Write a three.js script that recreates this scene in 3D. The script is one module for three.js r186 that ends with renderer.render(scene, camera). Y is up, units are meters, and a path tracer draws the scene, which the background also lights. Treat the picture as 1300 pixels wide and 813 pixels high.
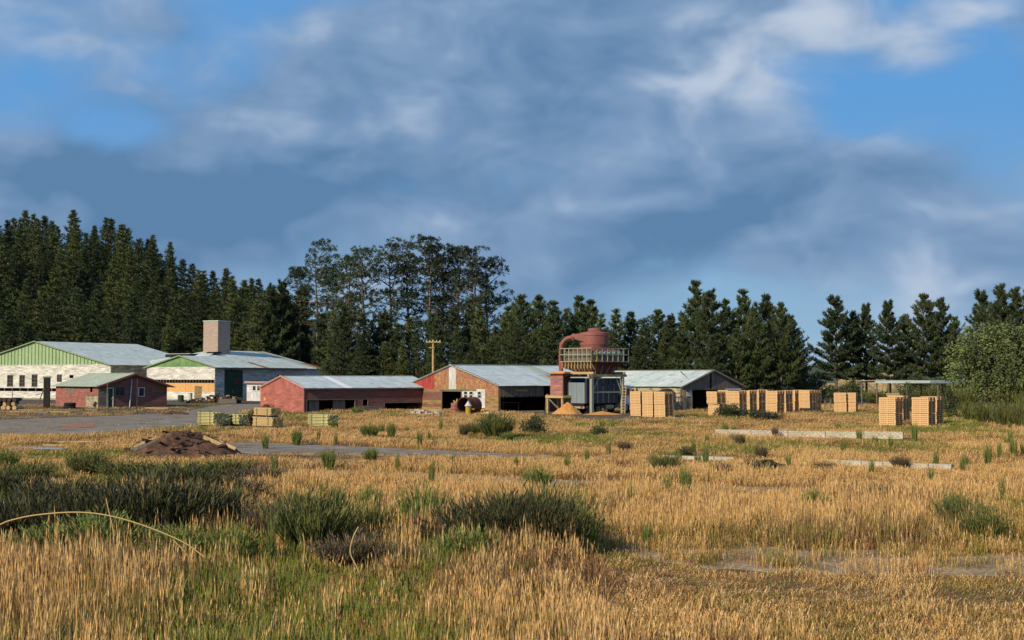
import * as THREE from 'three';
import { mergeGeometries } from 'three/addons/utils/BufferGeometryUtils.js';

// ---------------------------------------------------------------- camera, sky, sun, exposure
const F = 1700, HZ = 480, CAMH = 3.4;                 // photo pixels: focal length, horizon row; metres: eye height
const scene = new THREE.Scene();
const camera = new THREE.PerspectiveCamera(2 * Math.atan(406.5 / F) * 180 / Math.PI, 1300 / 813, 0.5, 6000);
camera.position.set(0, CAMH, 0);
camera.rotation.x = Math.atan((HZ - 406.5) / F);
scene.add(camera);
const renderer = new THREE.WebGLRenderer({ antialias: true });
renderer.toneMapping = THREE.LinearToneMapping;
renderer.toneMappingExposure = 1.0;
renderer.shadowMap.enabled = true;

const SUN_AZ = 48 * Math.PI / 180, SUN_EL = 27.5 * Math.PI / 180;
const sun = new THREE.DirectionalLight(new THREE.Color().setRGB(1, 0.85, 0.63), 4.4);
sun.position.set(-Math.cos(SUN_AZ) * Math.cos(SUN_EL), Math.sin(SUN_EL), Math.sin(SUN_AZ) * Math.cos(SUN_EL)).multiplyScalar(300);
sun.target.position.set(0, 0, -130); sun.position.add(sun.target.position);
sun.castShadow = true; sun.shadow.mapSize.set(4096, 4096); sun.shadow.radius = 1.2;
Object.assign(sun.shadow.camera, { left: -180, right: 180, top: 180, bottom: -180, near: 1, far: 700 });
scene.add(sun, sun.target);

// ---------------------------------------------------------------- numbers and noise
function rng(seed) { let a = seed >>> 0; return () => { a = (a + 0x6D2B79F5) | 0; let t = Math.imul(a ^ (a >>> 15), 1 | a); t = (t + Math.imul(t ^ (t >>> 7), 61 | t)) ^ t; return ((t ^ (t >>> 14)) >>> 0) / 4294967296; }; }
const PERM = new Uint8Array(512);
{ const r = rng(77), p = Array.from({ length: 256 }, (_, i) => i); for (let i = 255; i > 0; i--) { const j = Math.floor(r() * (i + 1)); [p[i], p[j]] = [p[j], p[i]]; } for (let i = 0; i < 512; i++) PERM[i] = p[i & 255]; }
const GX = new Float32Array(256), GY = new Float32Array(256), GZ = new Float32Array(256);
{ const r = rng(5); for (let i = 0; i < 256; i++) { const z = r() * 2 - 1, a = r() * 6.2832, s = Math.sqrt(1 - z * z); GX[i] = s * Math.cos(a); GY[i] = s * Math.sin(a); GZ[i] = z; } }
function noise(x, y, z = 0) {
  const xi = Math.floor(x), yi = Math.floor(y), zi = Math.floor(z); x -= xi; y -= yi; z -= zi;
  const X = xi & 255, Y = yi & 255, Z = zi & 255, u = x * x * x * (x * (x * 6 - 15) + 10), v = y * y * y * (y * (y * 6 - 15) + 10), w = z * z * z * (z * (z * 6 - 15) + 10);
  const A = PERM[X] + Y, B = PERM[X + 1] + Y, AA = PERM[A] + Z, AB = PERM[A + 1] + Z, BA = PERM[B] + Z, BB = PERM[B + 1] + Z;
  const g = (h, a, b, c) => GX[h] * a + GY[h] * b + GZ[h] * c;
  const l = (t, a, b) => a + t * (b - a);
  return 1.5 * l(w, l(v, l(u, g(PERM[AA], x, y, z), g(PERM[BA], x - 1, y, z)), l(u, g(PERM[AB], x, y - 1, z), g(PERM[BB], x - 1, y - 1, z))),
    l(v, l(u, g(PERM[AA + 1], x, y, z - 1), g(PERM[BA + 1], x - 1, y, z - 1)), l(u, g(PERM[AB + 1], x, y - 1, z - 1), g(PERM[BB + 1], x - 1, y - 1, z - 1))));
}
function fbm(x, y, z, o = 4, gain = 0.5) { let s = 0, a = 0.5, f = 1; for (let i = 0; i < o; i++) { s += a * noise(x * f, y * f, z * f + i * 7.3); a *= gain; f *= 2.03; } return s; }
const clamp = (x, a = 0, b = 1) => Math.min(b, Math.max(a, x));
const sstep = (a, b, x) => { const t = clamp((x - a) / (b - a)); return t * t * (3 - 2 * t); };
const lerp = (a, b, t) => a + (b - a) * t;
const s2l = (c) => { c /= 255; return c <= 0.04045 ? c / 12.92 : Math.pow((c + 0.055) / 1.055, 2.4); };
const lin = (r, g, b) => [s2l(r), s2l(g), s2l(b)];

// ---------------------------------------------------------------- sky: broken stratocumulus over blue air
{
  const Wd = 4096, Ht = 2048, data = new Float32Array(Wd * Ht * 4);
  const air0 = lin(146, 182, 208), air1 = lin(98, 158, 216), air2 = lin(60, 112, 186);
  const slate = lin(92, 129, 168), pale = lin(146, 172, 204), puff = lin(204, 213, 226);
  const below = lin(92, 92, 72);
  // where the photograph's gaps (-) and banks (+) stand: px, py, half-width, half-height, cover, light
  const marks = [[30, 110, 75, 60, -0.5, 0], [300, 70, 60, 60, -0.22, 0.05], [130, 168, 95, 30, -0.42, 0], [420, 170, 160, 55, 0.25, 0.22], [640, 180, 110, 60, 0.42, 0.3], [745, 185, 110, 60, 0.4, 0.08], [560, 120, 120, 60, 0.3, 0.05], [300, 140, 90, 40, 0.1, 0.1], [820, 60, 70, 70, 0.25, -0.05], [540, 60, 230, 80, 0.4, -0.05],
    [950, 55, 105, 48, 0.42, 0.62], [1050, 25, 55, 35, 0.3, 0.55], [905, 120, 85, 35, 0.24, 0.35], [1155, 60, 52, 30, 0.36, 0.5], [1245, 22, 50, 30, 0.2, 0.35], [1160, 130, 130, 55, -0.42, 0], [1010, 165, 90, 30, -0.16, 0], [1270, 80, 55, 90, -0.4, 0], [890, 20, 32, 50, -0.3, 0],
    [120, 290, 260, 70, 0.45, -0.28], [780, 265, 330, 45, 0.4, -0.12], [560, 295, 90, 20, 0.1, 0.18], [1150, 235, 190, 45, 0.35, 0.06], [1000, 320, 420, 45, 0.2, -0.15], [750, 400, 700, 40, -0.05, 0.05], [120, 35, 130, 40, 0.34, 0.0], [60, 215, 120, 40, 0.3, -0.2], [330, 250, 160, 45, 0.3, -0.1], [1080, 340, 180, 25, 0.2, 0.12]]
    .map(([px, py, rx, ry, c, l]) => [(px - 650) / F, (HZ - py) / F, F / rx, F / ry, c, l]);
  for (let j = 0; j < Ht; j++) {
    const el = ((j + 0.5) / Ht - 0.5) * Math.PI;
    if (el <= 0) { for (let i = 0; i < Wd; i++) { const k = (j * Wd + i) * 4; data[k] = below[0]; data[k + 1] = below[1]; data[k + 2] = below[2]; data[k + 3] = 1; } continue; }
    const step = el > 0.38 ? 4 : 1, te = Math.tan(Math.min(el, 1.3));
    const b1 = sstep(0, 0.22, el), b2 = sstep(0.2, 1.1, el);
    for (let i = 0; i < Wd; i += step) {
      const az = ((i + 0.5) / Wd - 0.5) * 2 * Math.PI, dx = Math.cos(az), dz = Math.sin(az);
      // cloud coordinates: a ring at low elevation, finer upwards
      const R = 5.2, vx = dx * R, vz = dz * R, vy = el * 9.5;
      const wx = noise(vx * 2.6 + 3, vy * 2.6, vz * 2.6), wy = noise(vx * 2.6, vy * 2.6 + 9, vz * 2.6 + 4);
      const qx = vx + wx * 0.12, qy = vy + wy * 0.13, qz = vz + wx * 0.12;
      const n = fbm(qx, qy, qz, 6, 0.54), toSun = fbm(qx - 0.12, qy + 0.16, qz, 5, 0.54), lit = (n - toSun) * 1.5 + 0.5 * noise(qx * 0.9 + 20, qy * 0.9, qz * 0.9);
      let cb = 0.1, lb = 0;
      if (dz < -0.85) { // in and near the frame
        const tx = -dx / dz, ty = el / Math.max(0.3, -dz);
        for (const m of marks) { const a = (tx - m[0]) * m[2], b = (ty - m[1]) * m[3], e = a * a + b * b; if (e < 7) { const w = Math.exp(-e); cb += m[4] * w; lb += m[5] * w; } }
      }
      const lowFade = sstep(0.0, 0.09, el);
      const cover = sstep(-0.2, 0.34, n * 0.9 + cb * 0.85 + 0.06) * lerp(0.4, 0.95, lowFade);
      const dens = sstep(0.0, 0.5, n * 0.9 + cb * 0.6);
      const l = clamp(0.46 + lit * 1.1 + lb * 0.9 - dens * 0.1), hi = 0.8 * sstep(0.5, 1.2, 0.38 + lit * 0.75 + lb * 0.95);
      const k = (j * Wd + i) * 4;
      for (let c = 0; c < 3; c++) {
        const a = lerp(lerp(air0[c], air1[c], b1), air2[c], b2);
        const cl = lerp(lerp(slate[c], pale[c], l), puff[c], hi);
        data[k + c] = lerp(a, cl, cover);
      }
      data[k + 3] = 1;
      for (let q = 1; q < step; q++) for (let c = 0; c < 4; c++) data[k + q * 4 + c] = data[k + c];
    }
  }
  const sky = new THREE.DataTexture(data, Wd, Ht, THREE.RGBAFormat, THREE.FloatType);
  sky.mapping = THREE.EquirectangularReflectionMapping; sky.magFilter = THREE.LinearFilter; sky.colorSpace = THREE.LinearSRGBColorSpace; sky.needsUpdate = true;
  scene.background = sky; scene.environment = sky;
}
console.log('sky done');

// ---------------------------------------------------------------- textures and materials
const wrapTex = (t, srgb = true) => { t.wrapS = t.wrapT = THREE.RepeatWrapping; t.magFilter = THREE.LinearFilter; t.minFilter = THREE.LinearMipmapLinearFilter; t.generateMipmaps = true; if (srgb) t.colorSpace = THREE.SRGBColorSpace; t.needsUpdate = true; return t; };
// tiling noise on a torus-free trick: blend two shifted copies near the border
function texture(N, metres, f) {               // f(u, v in metres) -> [r,g,b] 0..255 (sRGB)
  const d = new Uint8Array(N * N * 4);
  for (let j = 0; j < N; j++) for (let i = 0; i < N; i++) {
    const u = i / N * metres, v = j / N * metres, tu = sstep(0.8, 1, i / N), tv = sstep(0.8, 1, j / N);
    let c = f(u, v);
    if (tu > 0) { const e = f(u - metres, v); c = c.map((x, k) => lerp(x, e[k], tu)); }
    if (tv > 0) { let e = f(u, v - metres); if (tu > 0) { const g = f(u - metres, v - metres); e = e.map((x, k) => lerp(x, g[k], tu)); } c = c.map((x, k) => lerp(x, e[k], tv)); }
    const k = (j * N + i) * 4; d[k] = clamp(c[0], 0, 255); d[k + 1] = clamp(c[1], 0, 255); d[k + 2] = clamp(c[2], 0, 255); d[k + 3] = 255;
  }
  const t = wrapTex(new THREE.DataTexture(d, N, N)); t.repeat.set(1 / metres, 1 / metres); return t;
}
const mix3 = (a, b, t) => [lerp(a[0], b[0], t), lerp(a[1], b[1], t), lerp(a[2], b[2], t)];
const mul3 = (a, m) => [a[0] * m, a[1] * m, a[2] * m];
// boards: paint flaking off along the grain
const peelTex = (paint, wood, keep, seed, m = 6) => texture(256, m, (u, v) => {
  const n = fbm(u * 0.9, v * 3.6, seed, 5, 0.6), g = fbm(u * 1.2, v * 22, seed + 9, 3), p = sstep(-0.05, 0.09, n + keep), t = 0.88 + 0.34 * g + 0.16 * noise(u * 0.7, v * 0.7, seed);
  return mul3(mix3(wood, paint, p), t);
});
const plankTex = (a, b, seed, m = 4) => texture(256, m, (u, v) => mul3(mix3(a, b, clamp(0.5 + fbm(u * 0.6, v * 9, seed, 5, 0.6))), 0.95 + 0.3 * fbm(u * 2, v * 30, seed + 3, 2)));
const metalTex = (a, b, c, stain, seed, m = 9) => texture(512, m, (u, v) => {
  const n = fbm(u * 0.5, v * 0.25, seed, 4), r = sstep(stain, stain + 0.18, fbm(u * 1.4, v * 0.5, seed + 5, 5, 0.6));
  return mul3(mix3(mix3(a, b, clamp(0.5 + n * 1.3)), c, r), 0.96 + 0.18 * fbm(u * 8, v * 1.2, seed + 8, 3));
});
const grainTex = (a, b, seed, m, fq, N = 512) => texture(N, m, (u, v) => mul3(mix3(a, b, clamp(0.5 + 1.1 * fbm(u * fq, v * fq, seed, 6, 0.65))), 0.94 + 0.35 * noise(u * fq * 9, v * fq * 9, seed)));
const std = (o) => new THREE.MeshStandardMaterial({ roughness: 0.85, side: THREE.DoubleSide, ...o });
// tone variants of one look: alike pieces differ a little
function variants(o, n, spread, seed) { const r = rng(seed); return Array.from({ length: n }, () => { const k = 1 + (r() - 0.5) * spread, m = std(o); m.color = new THREE.Color().setRGB(clamp(k), clamp(k * (1 + (r() - 0.5) * spread * 0.3)), clamp(k * (1 + (r() - 0.5) * spread * 0.4))); return m; }); }
const rgb = (r, g, b) => new THREE.Color().setRGB(r, g, b);
const flat = (hex, o = {}) => std({ color: new THREE.Color(hex), ...o });

const M = {};
M.redBoard = variants({ map: peelTex([190, 114, 100], [168, 138, 120], 0.42, 11) }, 5, 0.22, 1);
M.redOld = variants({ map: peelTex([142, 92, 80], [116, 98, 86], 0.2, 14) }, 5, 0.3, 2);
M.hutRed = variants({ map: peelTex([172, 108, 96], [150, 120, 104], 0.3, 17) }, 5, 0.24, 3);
M.redFaded = variants({ map: peelTex([178, 122, 112], [160, 130, 116], 0.3, 19) }, 4, 0.16, 31);
M.whiteBoard = variants({ map: peelTex([228, 226, 216], [164, 152, 138], 0.36, 21) }, 5, 0.1, 4);
M.creamBoard = variants({ map: peelTex([196, 184, 150], [142, 130, 104], 0.1, 24) }, 5, 0.2, 5);
M.ochreBoard = variants({ map: peelTex([186, 146, 92], [146, 132, 96], 0.08, 27) }, 5, 0.3, 6);
M.redYellow = variants({ map: texture(256, 6, (u, v) => { const n = fbm(u * 3.5, v * 0.5, 31, 5, 0.6), y = sstep(0.02, 0.14, fbm(u * 1.6, v * 0.45, 37, 4)), w = sstep(0.1, 0.25, n); return mul3(mix3(mix3([172, 112, 88], [182, 152, 86], y), [162, 138, 106], w), 0.95 + 0.3 * fbm(u * 14, v, 3, 3)); }) }, 6, 0.24, 7);
M.redPaint = variants({ map: peelTex([188, 72, 64], [168, 96, 80], 0.4, 34) }, 4, 0.14, 8);
M.greenSheet = variants({ map: metalTex([168, 190, 150], [152, 178, 132], [184, 196, 166], 0.3, 41), roughness: 0.6 }, 4, 0.22, 9);
M.greenPly = variants({ map: peelTex([118, 160, 100], [160, 178, 130], 0.34, 44) }, 3, 0.1, 10);
M.greenTrim = variants({ map: peelTex([120, 142, 86], [150, 150, 110], 0.3, 46) }, 2, 0.1, 11);
M.ply = variants({ map: plankTex([226, 180, 116], [210, 156, 94], 51) }, 4, 0.16, 12);
M.greyWood = variants({ map: plankTex([150, 142, 128], [98, 90, 80], 54) }, 6, 0.36, 13);
M.darkWood = variants({ map: plankTex([104, 84, 66], [66, 52, 42], 57) }, 5, 0.35, 14);
M.towerBoard = variants({ map: plankTex([192, 170, 154], [158, 138, 124], 59) }, 5, 0.2, 15);
M.newWood = variants({ map: plankTex([234, 198, 146], [220, 174, 120], 61, 2) }, 6, 0.2, 16);
M.paleWood = variants({ map: plankTex([214, 188, 134], [180, 152, 100], 63, 2) }, 5, 0.25, 17);
M.postGreen = variants({ map: plankTex([204, 198, 142], [168, 162, 108], 66, 2) }, 6, 0.3, 18);
M.roof = variants({ map: metalTex([214, 222, 218], [186, 200, 197], [170, 160, 140], 0.26, 71), roughness: 0.8 }, 7, 0.14, 19);
M.roofWhite = variants({ map: metalTex([222, 230, 224], [190, 204, 198], [172, 170, 152], 0.2, 73), roughness: 0.8 }, 7, 0.16, 20);
M.roofBright = std({ color: rgb(0.84, 0.84, 0.82), roughness: 0.8 });
M.roofGreen = variants({ map: metalTex([190, 196, 172], [172, 182, 154], [156, 150, 120], 0.3, 76), roughness: 0.65 }, 5, 0.16, 21);
M.roofRust = variants({ map: metalTex([176, 112, 66], [146, 90, 58], [196, 160, 108], 0.25, 78) }, 3, 0.2, 22);
M.rustTank = std({ map: metalTex([112, 62, 44], [86, 48, 36], [150, 96, 60], 0.2, 81, 3), roughness: 0.8 });
M.cycloneRed = std({ map: metalTex([150, 90, 80], [134, 78, 68], [162, 110, 88], 0.22, 83, 4), roughness: 0.62 });
M.hopperRed = variants({ map: metalTex([122, 70, 60], [100, 56, 48], [134, 94, 70], 0.22, 85, 4), roughness: 0.75 }, 3, 0.15, 23);
M.steelPale = std({ map: metalTex([172, 172, 148], [148, 150, 128], [122, 92, 66], 0.28, 88, 3), roughness: 0.6 });
M.yellowRail = std({ map: metalTex([190, 164, 48], [170, 148, 54], [128, 96, 60], 0.3, 90, 3), roughness: 0.6 });
M.binBlue = std({ map: metalTex([72, 82, 94], [58, 66, 78], [96, 82, 70], 0.3, 92, 4), roughness: 0.55, metalness: 0.2 });
M.binGrey = std({ map: metalTex([128, 122, 106], [104, 100, 90], [120, 84, 60], 0.2, 95, 4), roughness: 0.7 });
M.binPale = std({ map: metalTex([146, 160, 164], [128, 144, 150], [150, 140, 122], 0.3, 94, 4), roughness: 0.55, metalness: 0.15 });
M.black = flat('#17171a', { roughness: 0.9 });
M.rubber = flat('#1d1c1b', { roughness: 0.95 });
M.glass = new THREE.MeshPhysicalMaterial({ color: rgb(0.03, 0.035, 0.04), roughness: 0.12, side: THREE.DoubleSide });
M.white = std({ map: peelTex([228, 228, 222], [170, 164, 150], 0.45, 97) });
M.yellow = std({ map: peelTex([216, 178, 40], [170, 150, 90], 0.4, 99) });
M.greenDoor = std({ map: peelTex([44, 78, 54], [58, 74, 52], 0.3, 101) });
M.concrete = variants({ map: grainTex([208, 198, 176], [172, 162, 142], 104, 3, 1.6, 256) }, 4, 0.16, 24);
M.bark = variants({ map: texture(256, 3, (u, v) => mul3(mix3([92, 74, 58], [58, 46, 38], clamp(0.5 + fbm(u * 9, v * 1.6, 3, 4))), 0.95)) }, 3, 0.2, 25);
M.paleBark = variants({ map: texture(256, 3, (u, v) => mul3(mix3([142, 122, 102], [96, 80, 66], clamp(0.5 + fbm(u * 9, v * 1.6, 3, 4))), 0.95)) }, 3, 0.2, 26);
M.sawdust = std({ map: grainTex([222, 164, 92], [198, 138, 72], 108, 2, 3, 256), roughness: 1 });
const ruts = (a, b, mud, seed) => texture(512, 18, (u, v) => { const g = clamp(0.5 + 1.1 * fbm(u * 1.3, v * 1.3, seed, 5, 0.65)), m = sstep(-0.08, 0.2, fbm(u * 0.16, v * 0.75, seed + 4, 4)), d = sstep(0.12, 0.25, fbm(u * 0.5, v * 0.5, seed + 9, 4)); return mul3(mix3(mix3(mix3(a, b, g), mud, m * 0.65), mul3(mud, 0.72), d * 0.6), 0.93 + 0.4 * noise(u * 12, v * 12, seed)); });
M.gravel = std({ map: ruts([166, 154, 136], [128, 118, 104], [138, 116, 88], 111), roughness: 1 });
M.trackDirt = std({ map: ruts([196, 168, 126], [150, 124, 90], [176, 140, 92], 113), roughness: 1 });
M.darkDirt = std({ map: ruts([116, 98, 76], [76, 64, 50], [98, 82, 54], 115), roughness: 1 });
M.mulch = std({ map: grainTex([128, 92, 68], [66, 46, 34], 118, 3, 2.4), roughness: 1 });
M.orangeClay = std({ map: grainTex([186, 120, 78], [158, 104, 72], 119, 4, 1.2, 256), roughness: 1 });
console.log('materials done');

// ---------------------------------------------------------------- helpers for things and parts
const DEG = Math.PI / 180;
const gp = (px, py) => { const d = CAMH * F / (py - HZ); return [(px - 650) / F * d, d]; };      // photo pixel of a point on the ground -> X, distance
const atX = (px, d) => (px - 650) / F * d, atH = (py, d) => CAMH - (py - HZ) / F * d;
const used = {};
const numbered = (n) => { const k = used[n] = (used[n] ?? -1) + 1; return k ? n + '_' + String(k).padStart(3, '0') : n; };
function tag(o, label, category, group) { o.userData.label = label; o.userData.category = category; if (group) o.userData.group = group; return o; }
function shade(o) { o.traverse((m) => { if (m.isMesh) { m.castShadow = true; m.receiveShadow = true; } }); return o; }
function thing(name, label, category, X, d, turn = 0, group, h = 0) {
  const g = new THREE.Group(); g.name = numbered(name); g.position.set(X, h, -d); g.rotation.y = turn; scene.add(g); g.updateMatrixWorld(true);
  return tag(g, label, category, group);
}
function part(name, geo, mat, parent) { const m = new THREE.Mesh(geo, mat); m.name = name; m.castShadow = m.receiveShadow = true; parent.add(m); return m; }
function structure(name, geo, mat) { const m = part(numbered(name), geo, mat, scene); m.userData.kind = 'structure'; return m; }
const pick = (r, a) => Array.isArray(a) ? a[Math.floor(r() * a.length)] : a;
function geoFrom(pos, uv, col) { const g = new THREE.BufferGeometry(); g.setAttribute('position', new THREE.Float32BufferAttribute(pos, 3)); if (uv) g.setAttribute('uv', new THREE.Float32BufferAttribute(uv, 2)); if (col) g.setAttribute('color', new THREE.Float32BufferAttribute(col, 3)); g.computeVertexNormals(); return g; }
const R0 = rng(4242);
// a convex plate: pts [a, b, front depth?] in a wall's own plane, from depth d0 out to d1
function plate(W, pts, d0, d1, grain = 'u') {
  const { o, u, n, up = new THREE.Vector3(0, 1, 0) } = W, k = pts.length, ou = R0() * 40, ov = R0() * 40;
  const flip = new THREE.Vector3().crossVectors(u, up).dot(n) < 0;
  const at = (p, d) => [o.x + u.x * p[0] + up.x * p[1] + n.x * d, o.y + u.y * p[0] + up.y * p[1] + n.y * d, o.z + u.z * p[0] + up.z * p[1] + n.z * d];
  const uvOf = (p, d) => grain === 'u' ? [p[0] + ou, p[1] + ov + d] : [p[1] + ou, p[0] + ov + d];
  const P = [], T = [];
  const tri = (a, b, c) => { for (const [p, d] of flip ? [a, c, b] : [a, b, c]) { P.push(...at(p, d)); T.push(...uvOf(p, d)); } };
  const f = (p) => [p, p[2] ?? d1], b = (p) => [p, d0];
  for (let i = 1; i < k - 1; i++) { tri(f(pts[0]), f(pts[i]), f(pts[i + 1])); tri(b(pts[0]), b(pts[i + 1]), b(pts[i])); }
  for (let i = 0; i < k; i++) { const p = pts[i], q = pts[(i + 1) % k]; tri(f(p), b(p), b(q)); tri(f(p), b(q), f(q)); }
  return geoFrom(P, T);
}
const rect = (a0, a1, b0, b1) => [[a0, b0], [a1, b0], [a1, b1], [a0, b1]];
const vec = (x, y, z) => new THREE.Vector3(x, y, z);
const walls = (L, W, x = 0, z = 0) => ({
  side: { o: vec(x, 0, z), u: vec(1, 0, 0), n: vec(0, 0, 1) }, rear: { o: vec(x, 0, z - W), u: vec(1, 0, 0), n: vec(0, 0, -1) },
  gable: { o: vec(x, 0, z), u: vec(0, 0, -1), n: vec(-1, 0, 0) }, far: { o: vec(x + L, 0, z), u: vec(0, 0, -1), n: vec(1, 0, 0) },
});
const cuts = (a, b, holes) => { let s = [[a, b]]; for (const [h0, h1] of holes) s = s.flatMap(([x, y]) => h1 <= x || h0 >= y ? [[x, y]] : [[x, Math.min(y, h0)], [Math.max(x, h1), y]].filter(([p, q]) => q - p > 0.03)); return s; };
// horizontal lapped boards; span(v) gives the wall's extent at height v
function boards(parent, W, { v0, v1, span, step = 0.2, mat, holes = [], seed = 1, gone = 0, name = 'weatherboard', longest = 5.5 }) {
  const r = rng(seed);
  for (let v = v0; v < v1 - 0.02; v += step) {
    const t = Math.min(v + step, v1), mid = (v + t) / 2, [a, b] = span(v), [a2, b2] = span(t);
    for (const [x, y] of cuts(a, b, holes.filter((h) => mid > h[2] && mid < h[3]))) {
      let p = x;
      while (p < y - 0.01) {
        let q = Math.min(y, p + longest * (0.6 + 0.8 * r())); if (y - q < 0.8) q = y;
        const drop = r() < gone;
        const pa = Math.max(p, a2), qa = Math.min(q, b2);
        if (!drop && qa - pa > 0.01) part(name, plate(W, [[p + 0.004, v, 0.034], [q - 0.004, v + (r() - 0.5) * 0.015, 0.034], [qa - 0.004, t + 0.01, 0.016], [pa + 0.004, t + 0.01, 0.016]], -0.02, 0.02), pick(r, mat), parent);
        p = q;
      }
    }
  }
}
// upright boards or sheets from v0(u) to v1(u)
function uprights(parent, W, { u0, u1, v0, v1, step = 0.3, mat, seed = 1, name = 'plank', gap = 0.006, gone = 0, rag = 0 }) {
  const r = rng(seed), lo = typeof v0 === 'function' ? v0 : () => v0, hi = typeof v1 === 'function' ? v1 : () => v1;
  for (let u = u0; u < u1 - 0.02; u += step) {
    const t = Math.min(u + step, u1), jig = (r() - 0.5) * 0.012, k = rag * (r() - 0.5);
    if (r() < gone) continue;
    part(name, plate(W, [[u + gap, lo(u) + k], [t - gap, lo(t) + k], [t - gap, hi(t)], [u + gap, hi(u)]], -0.02, 0.022 + jig, 'v'), pick(r, mat), parent);
  }
}
// one slope of a roof, in sheets: from the eave line (x from x0 to x1 at zE,yE) up to the ridge line (zR,yR)
function slope(parent, { x0, x1, zE, yE, zR, yR, step = 0.85, rows = 1, mat, seed = 1, name = 'roof_sheet', odd = {} }) {
  const r = rng(seed), up = vec(0, yR - yE, zR - zE), len = up.length(); up.normalize();
  const n = new THREE.Vector3().crossVectors(vec(1, 0, 0), up); if (n.y < 0) n.negate();
  const W = { o: vec(0, yE, zE), u: vec(1, 0, 0), n, up };
  let i = 0;
  for (let x = x0; x < x1 - 0.05; x += step, i++) {
    const x2 = Math.min(x1, x + step);
    for (let k = 0; k < rows; k++) {
      const a = len * k / rows, b = len * (k + 1) / rows, j = (r() - 0.5) * 0.012 + (i % 2) * 0.006, e = (r() - 0.5) * 0.05;
      part(name, plate(W, [[x, a + (k ? -0.06 : e), 0.03 + j + (k ? 0.012 : 0)], [x2 + 0.02, a + (k ? -0.06 : e), 0.03 + j + (k ? 0.012 : 0)], [x2 + 0.02, b, 0.03 + j], [x, b, 0.03 + j]], 0, 0.03, 'v'), odd[i + ',' + k] ?? odd[i] ?? pick(r, mat), parent);
    }
  }
}
const box = (w, h, d, x = 0, y = 0, z = 0) => { const g = new THREE.BoxGeometry(w, h, d); g.translate(x, y, z); return g; };
function beam(a, b, w, h = w) { const A = vec(...a), B = vec(...b), D = B.clone().sub(A), g = new THREE.BoxGeometry(w, D.length(), h); g.applyQuaternion(new THREE.Quaternion().setFromUnitVectors(vec(0, 1, 0), D.clone().normalize())); const c = A.add(B).multiplyScalar(0.5); g.translate(c.x, c.y, c.z); return g; }
function rod(a, b, r1, r2 = r1, seg = 8) { const A = vec(...a), B = vec(...b), D = B.clone().sub(A), g = new THREE.CylinderGeometry(r2, r1, D.length(), seg, 1); g.applyQuaternion(new THREE.Quaternion().setFromUnitVectors(vec(0, 1, 0), D.clone().normalize())); const c = A.add(B).multiplyScalar(0.5); g.translate(c.x, c.y, c.z); return g; }
const merge = (list) => mergeGeometries(list.map((g) => g.index ? g.toNonIndexed() : g));
// u along a building's right-hand direction (or its left-going direction) where a photo column crosses it
const alongSide = (X, d, th, px) => { const k = (px - 650) / F; return (k * d - X) / (Math.cos(th) - k * Math.sin(th)); };
const alongGable = (X, d, th, px) => { const k = (px - 650) / F; return (X - k * d) / (Math.sin(th) + k * Math.cos(th)); };

// ---------------------------------------------------------------- the ground
const outline = (pts) => pts.map(([px, py]) => gp(px, py));
const roads = {
  main: outline([[-60, 536], [60, 531], [150, 528], [225, 524], [258, 518], [285, 513.5], [345, 513], [345, 519], [318, 522], [296, 528], [262, 540], [200, 545], [130, 550], [60, 551], [-60, 554]]),
  yard: outline([[-60, 509], [70, 508], [230, 507], [300, 507], [285, 513.5], [258, 518], [225, 524], [150, 528], [60, 531], [-60, 536]]),
  strip: outline([[225, 559], [340, 562], [480, 568], [600, 574], [700, 578], [690, 581], [560, 579], [420, 576], [320, 577], [200, 580]]),
  thin: outline([[300, 594], [420, 596], [600, 602], [720, 610], [720, 614], [590, 608], [420, 602], [280, 600]]),
  rubble: outline([[700, 609], [820, 612], [960, 618], [1090, 622], [1090, 627], [940, 624], [800, 619], [690, 615]]),
  track: outline([[690, 688], [770, 684], [880, 688], [1080, 697], [1340, 702], [1360, 728], [1100, 730], [900, 722], [790, 704], [735, 696]]),
  front: outline([[640, 521], [720, 523], [860, 525], [900, 530], [800, 534], [690, 530]]),
};
const inside = (P, x, y) => { let c = false; for (let i = 0, j = P.length - 1; i < P.length; j = i++) if ((P[i][1] > y) !== (P[j][1] > y) && x < (P[j][0] - P[i][0]) * (y - P[i][1]) / (P[j][1] - P[i][1]) + P[i][0]) c = !c; return c; };
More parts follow.
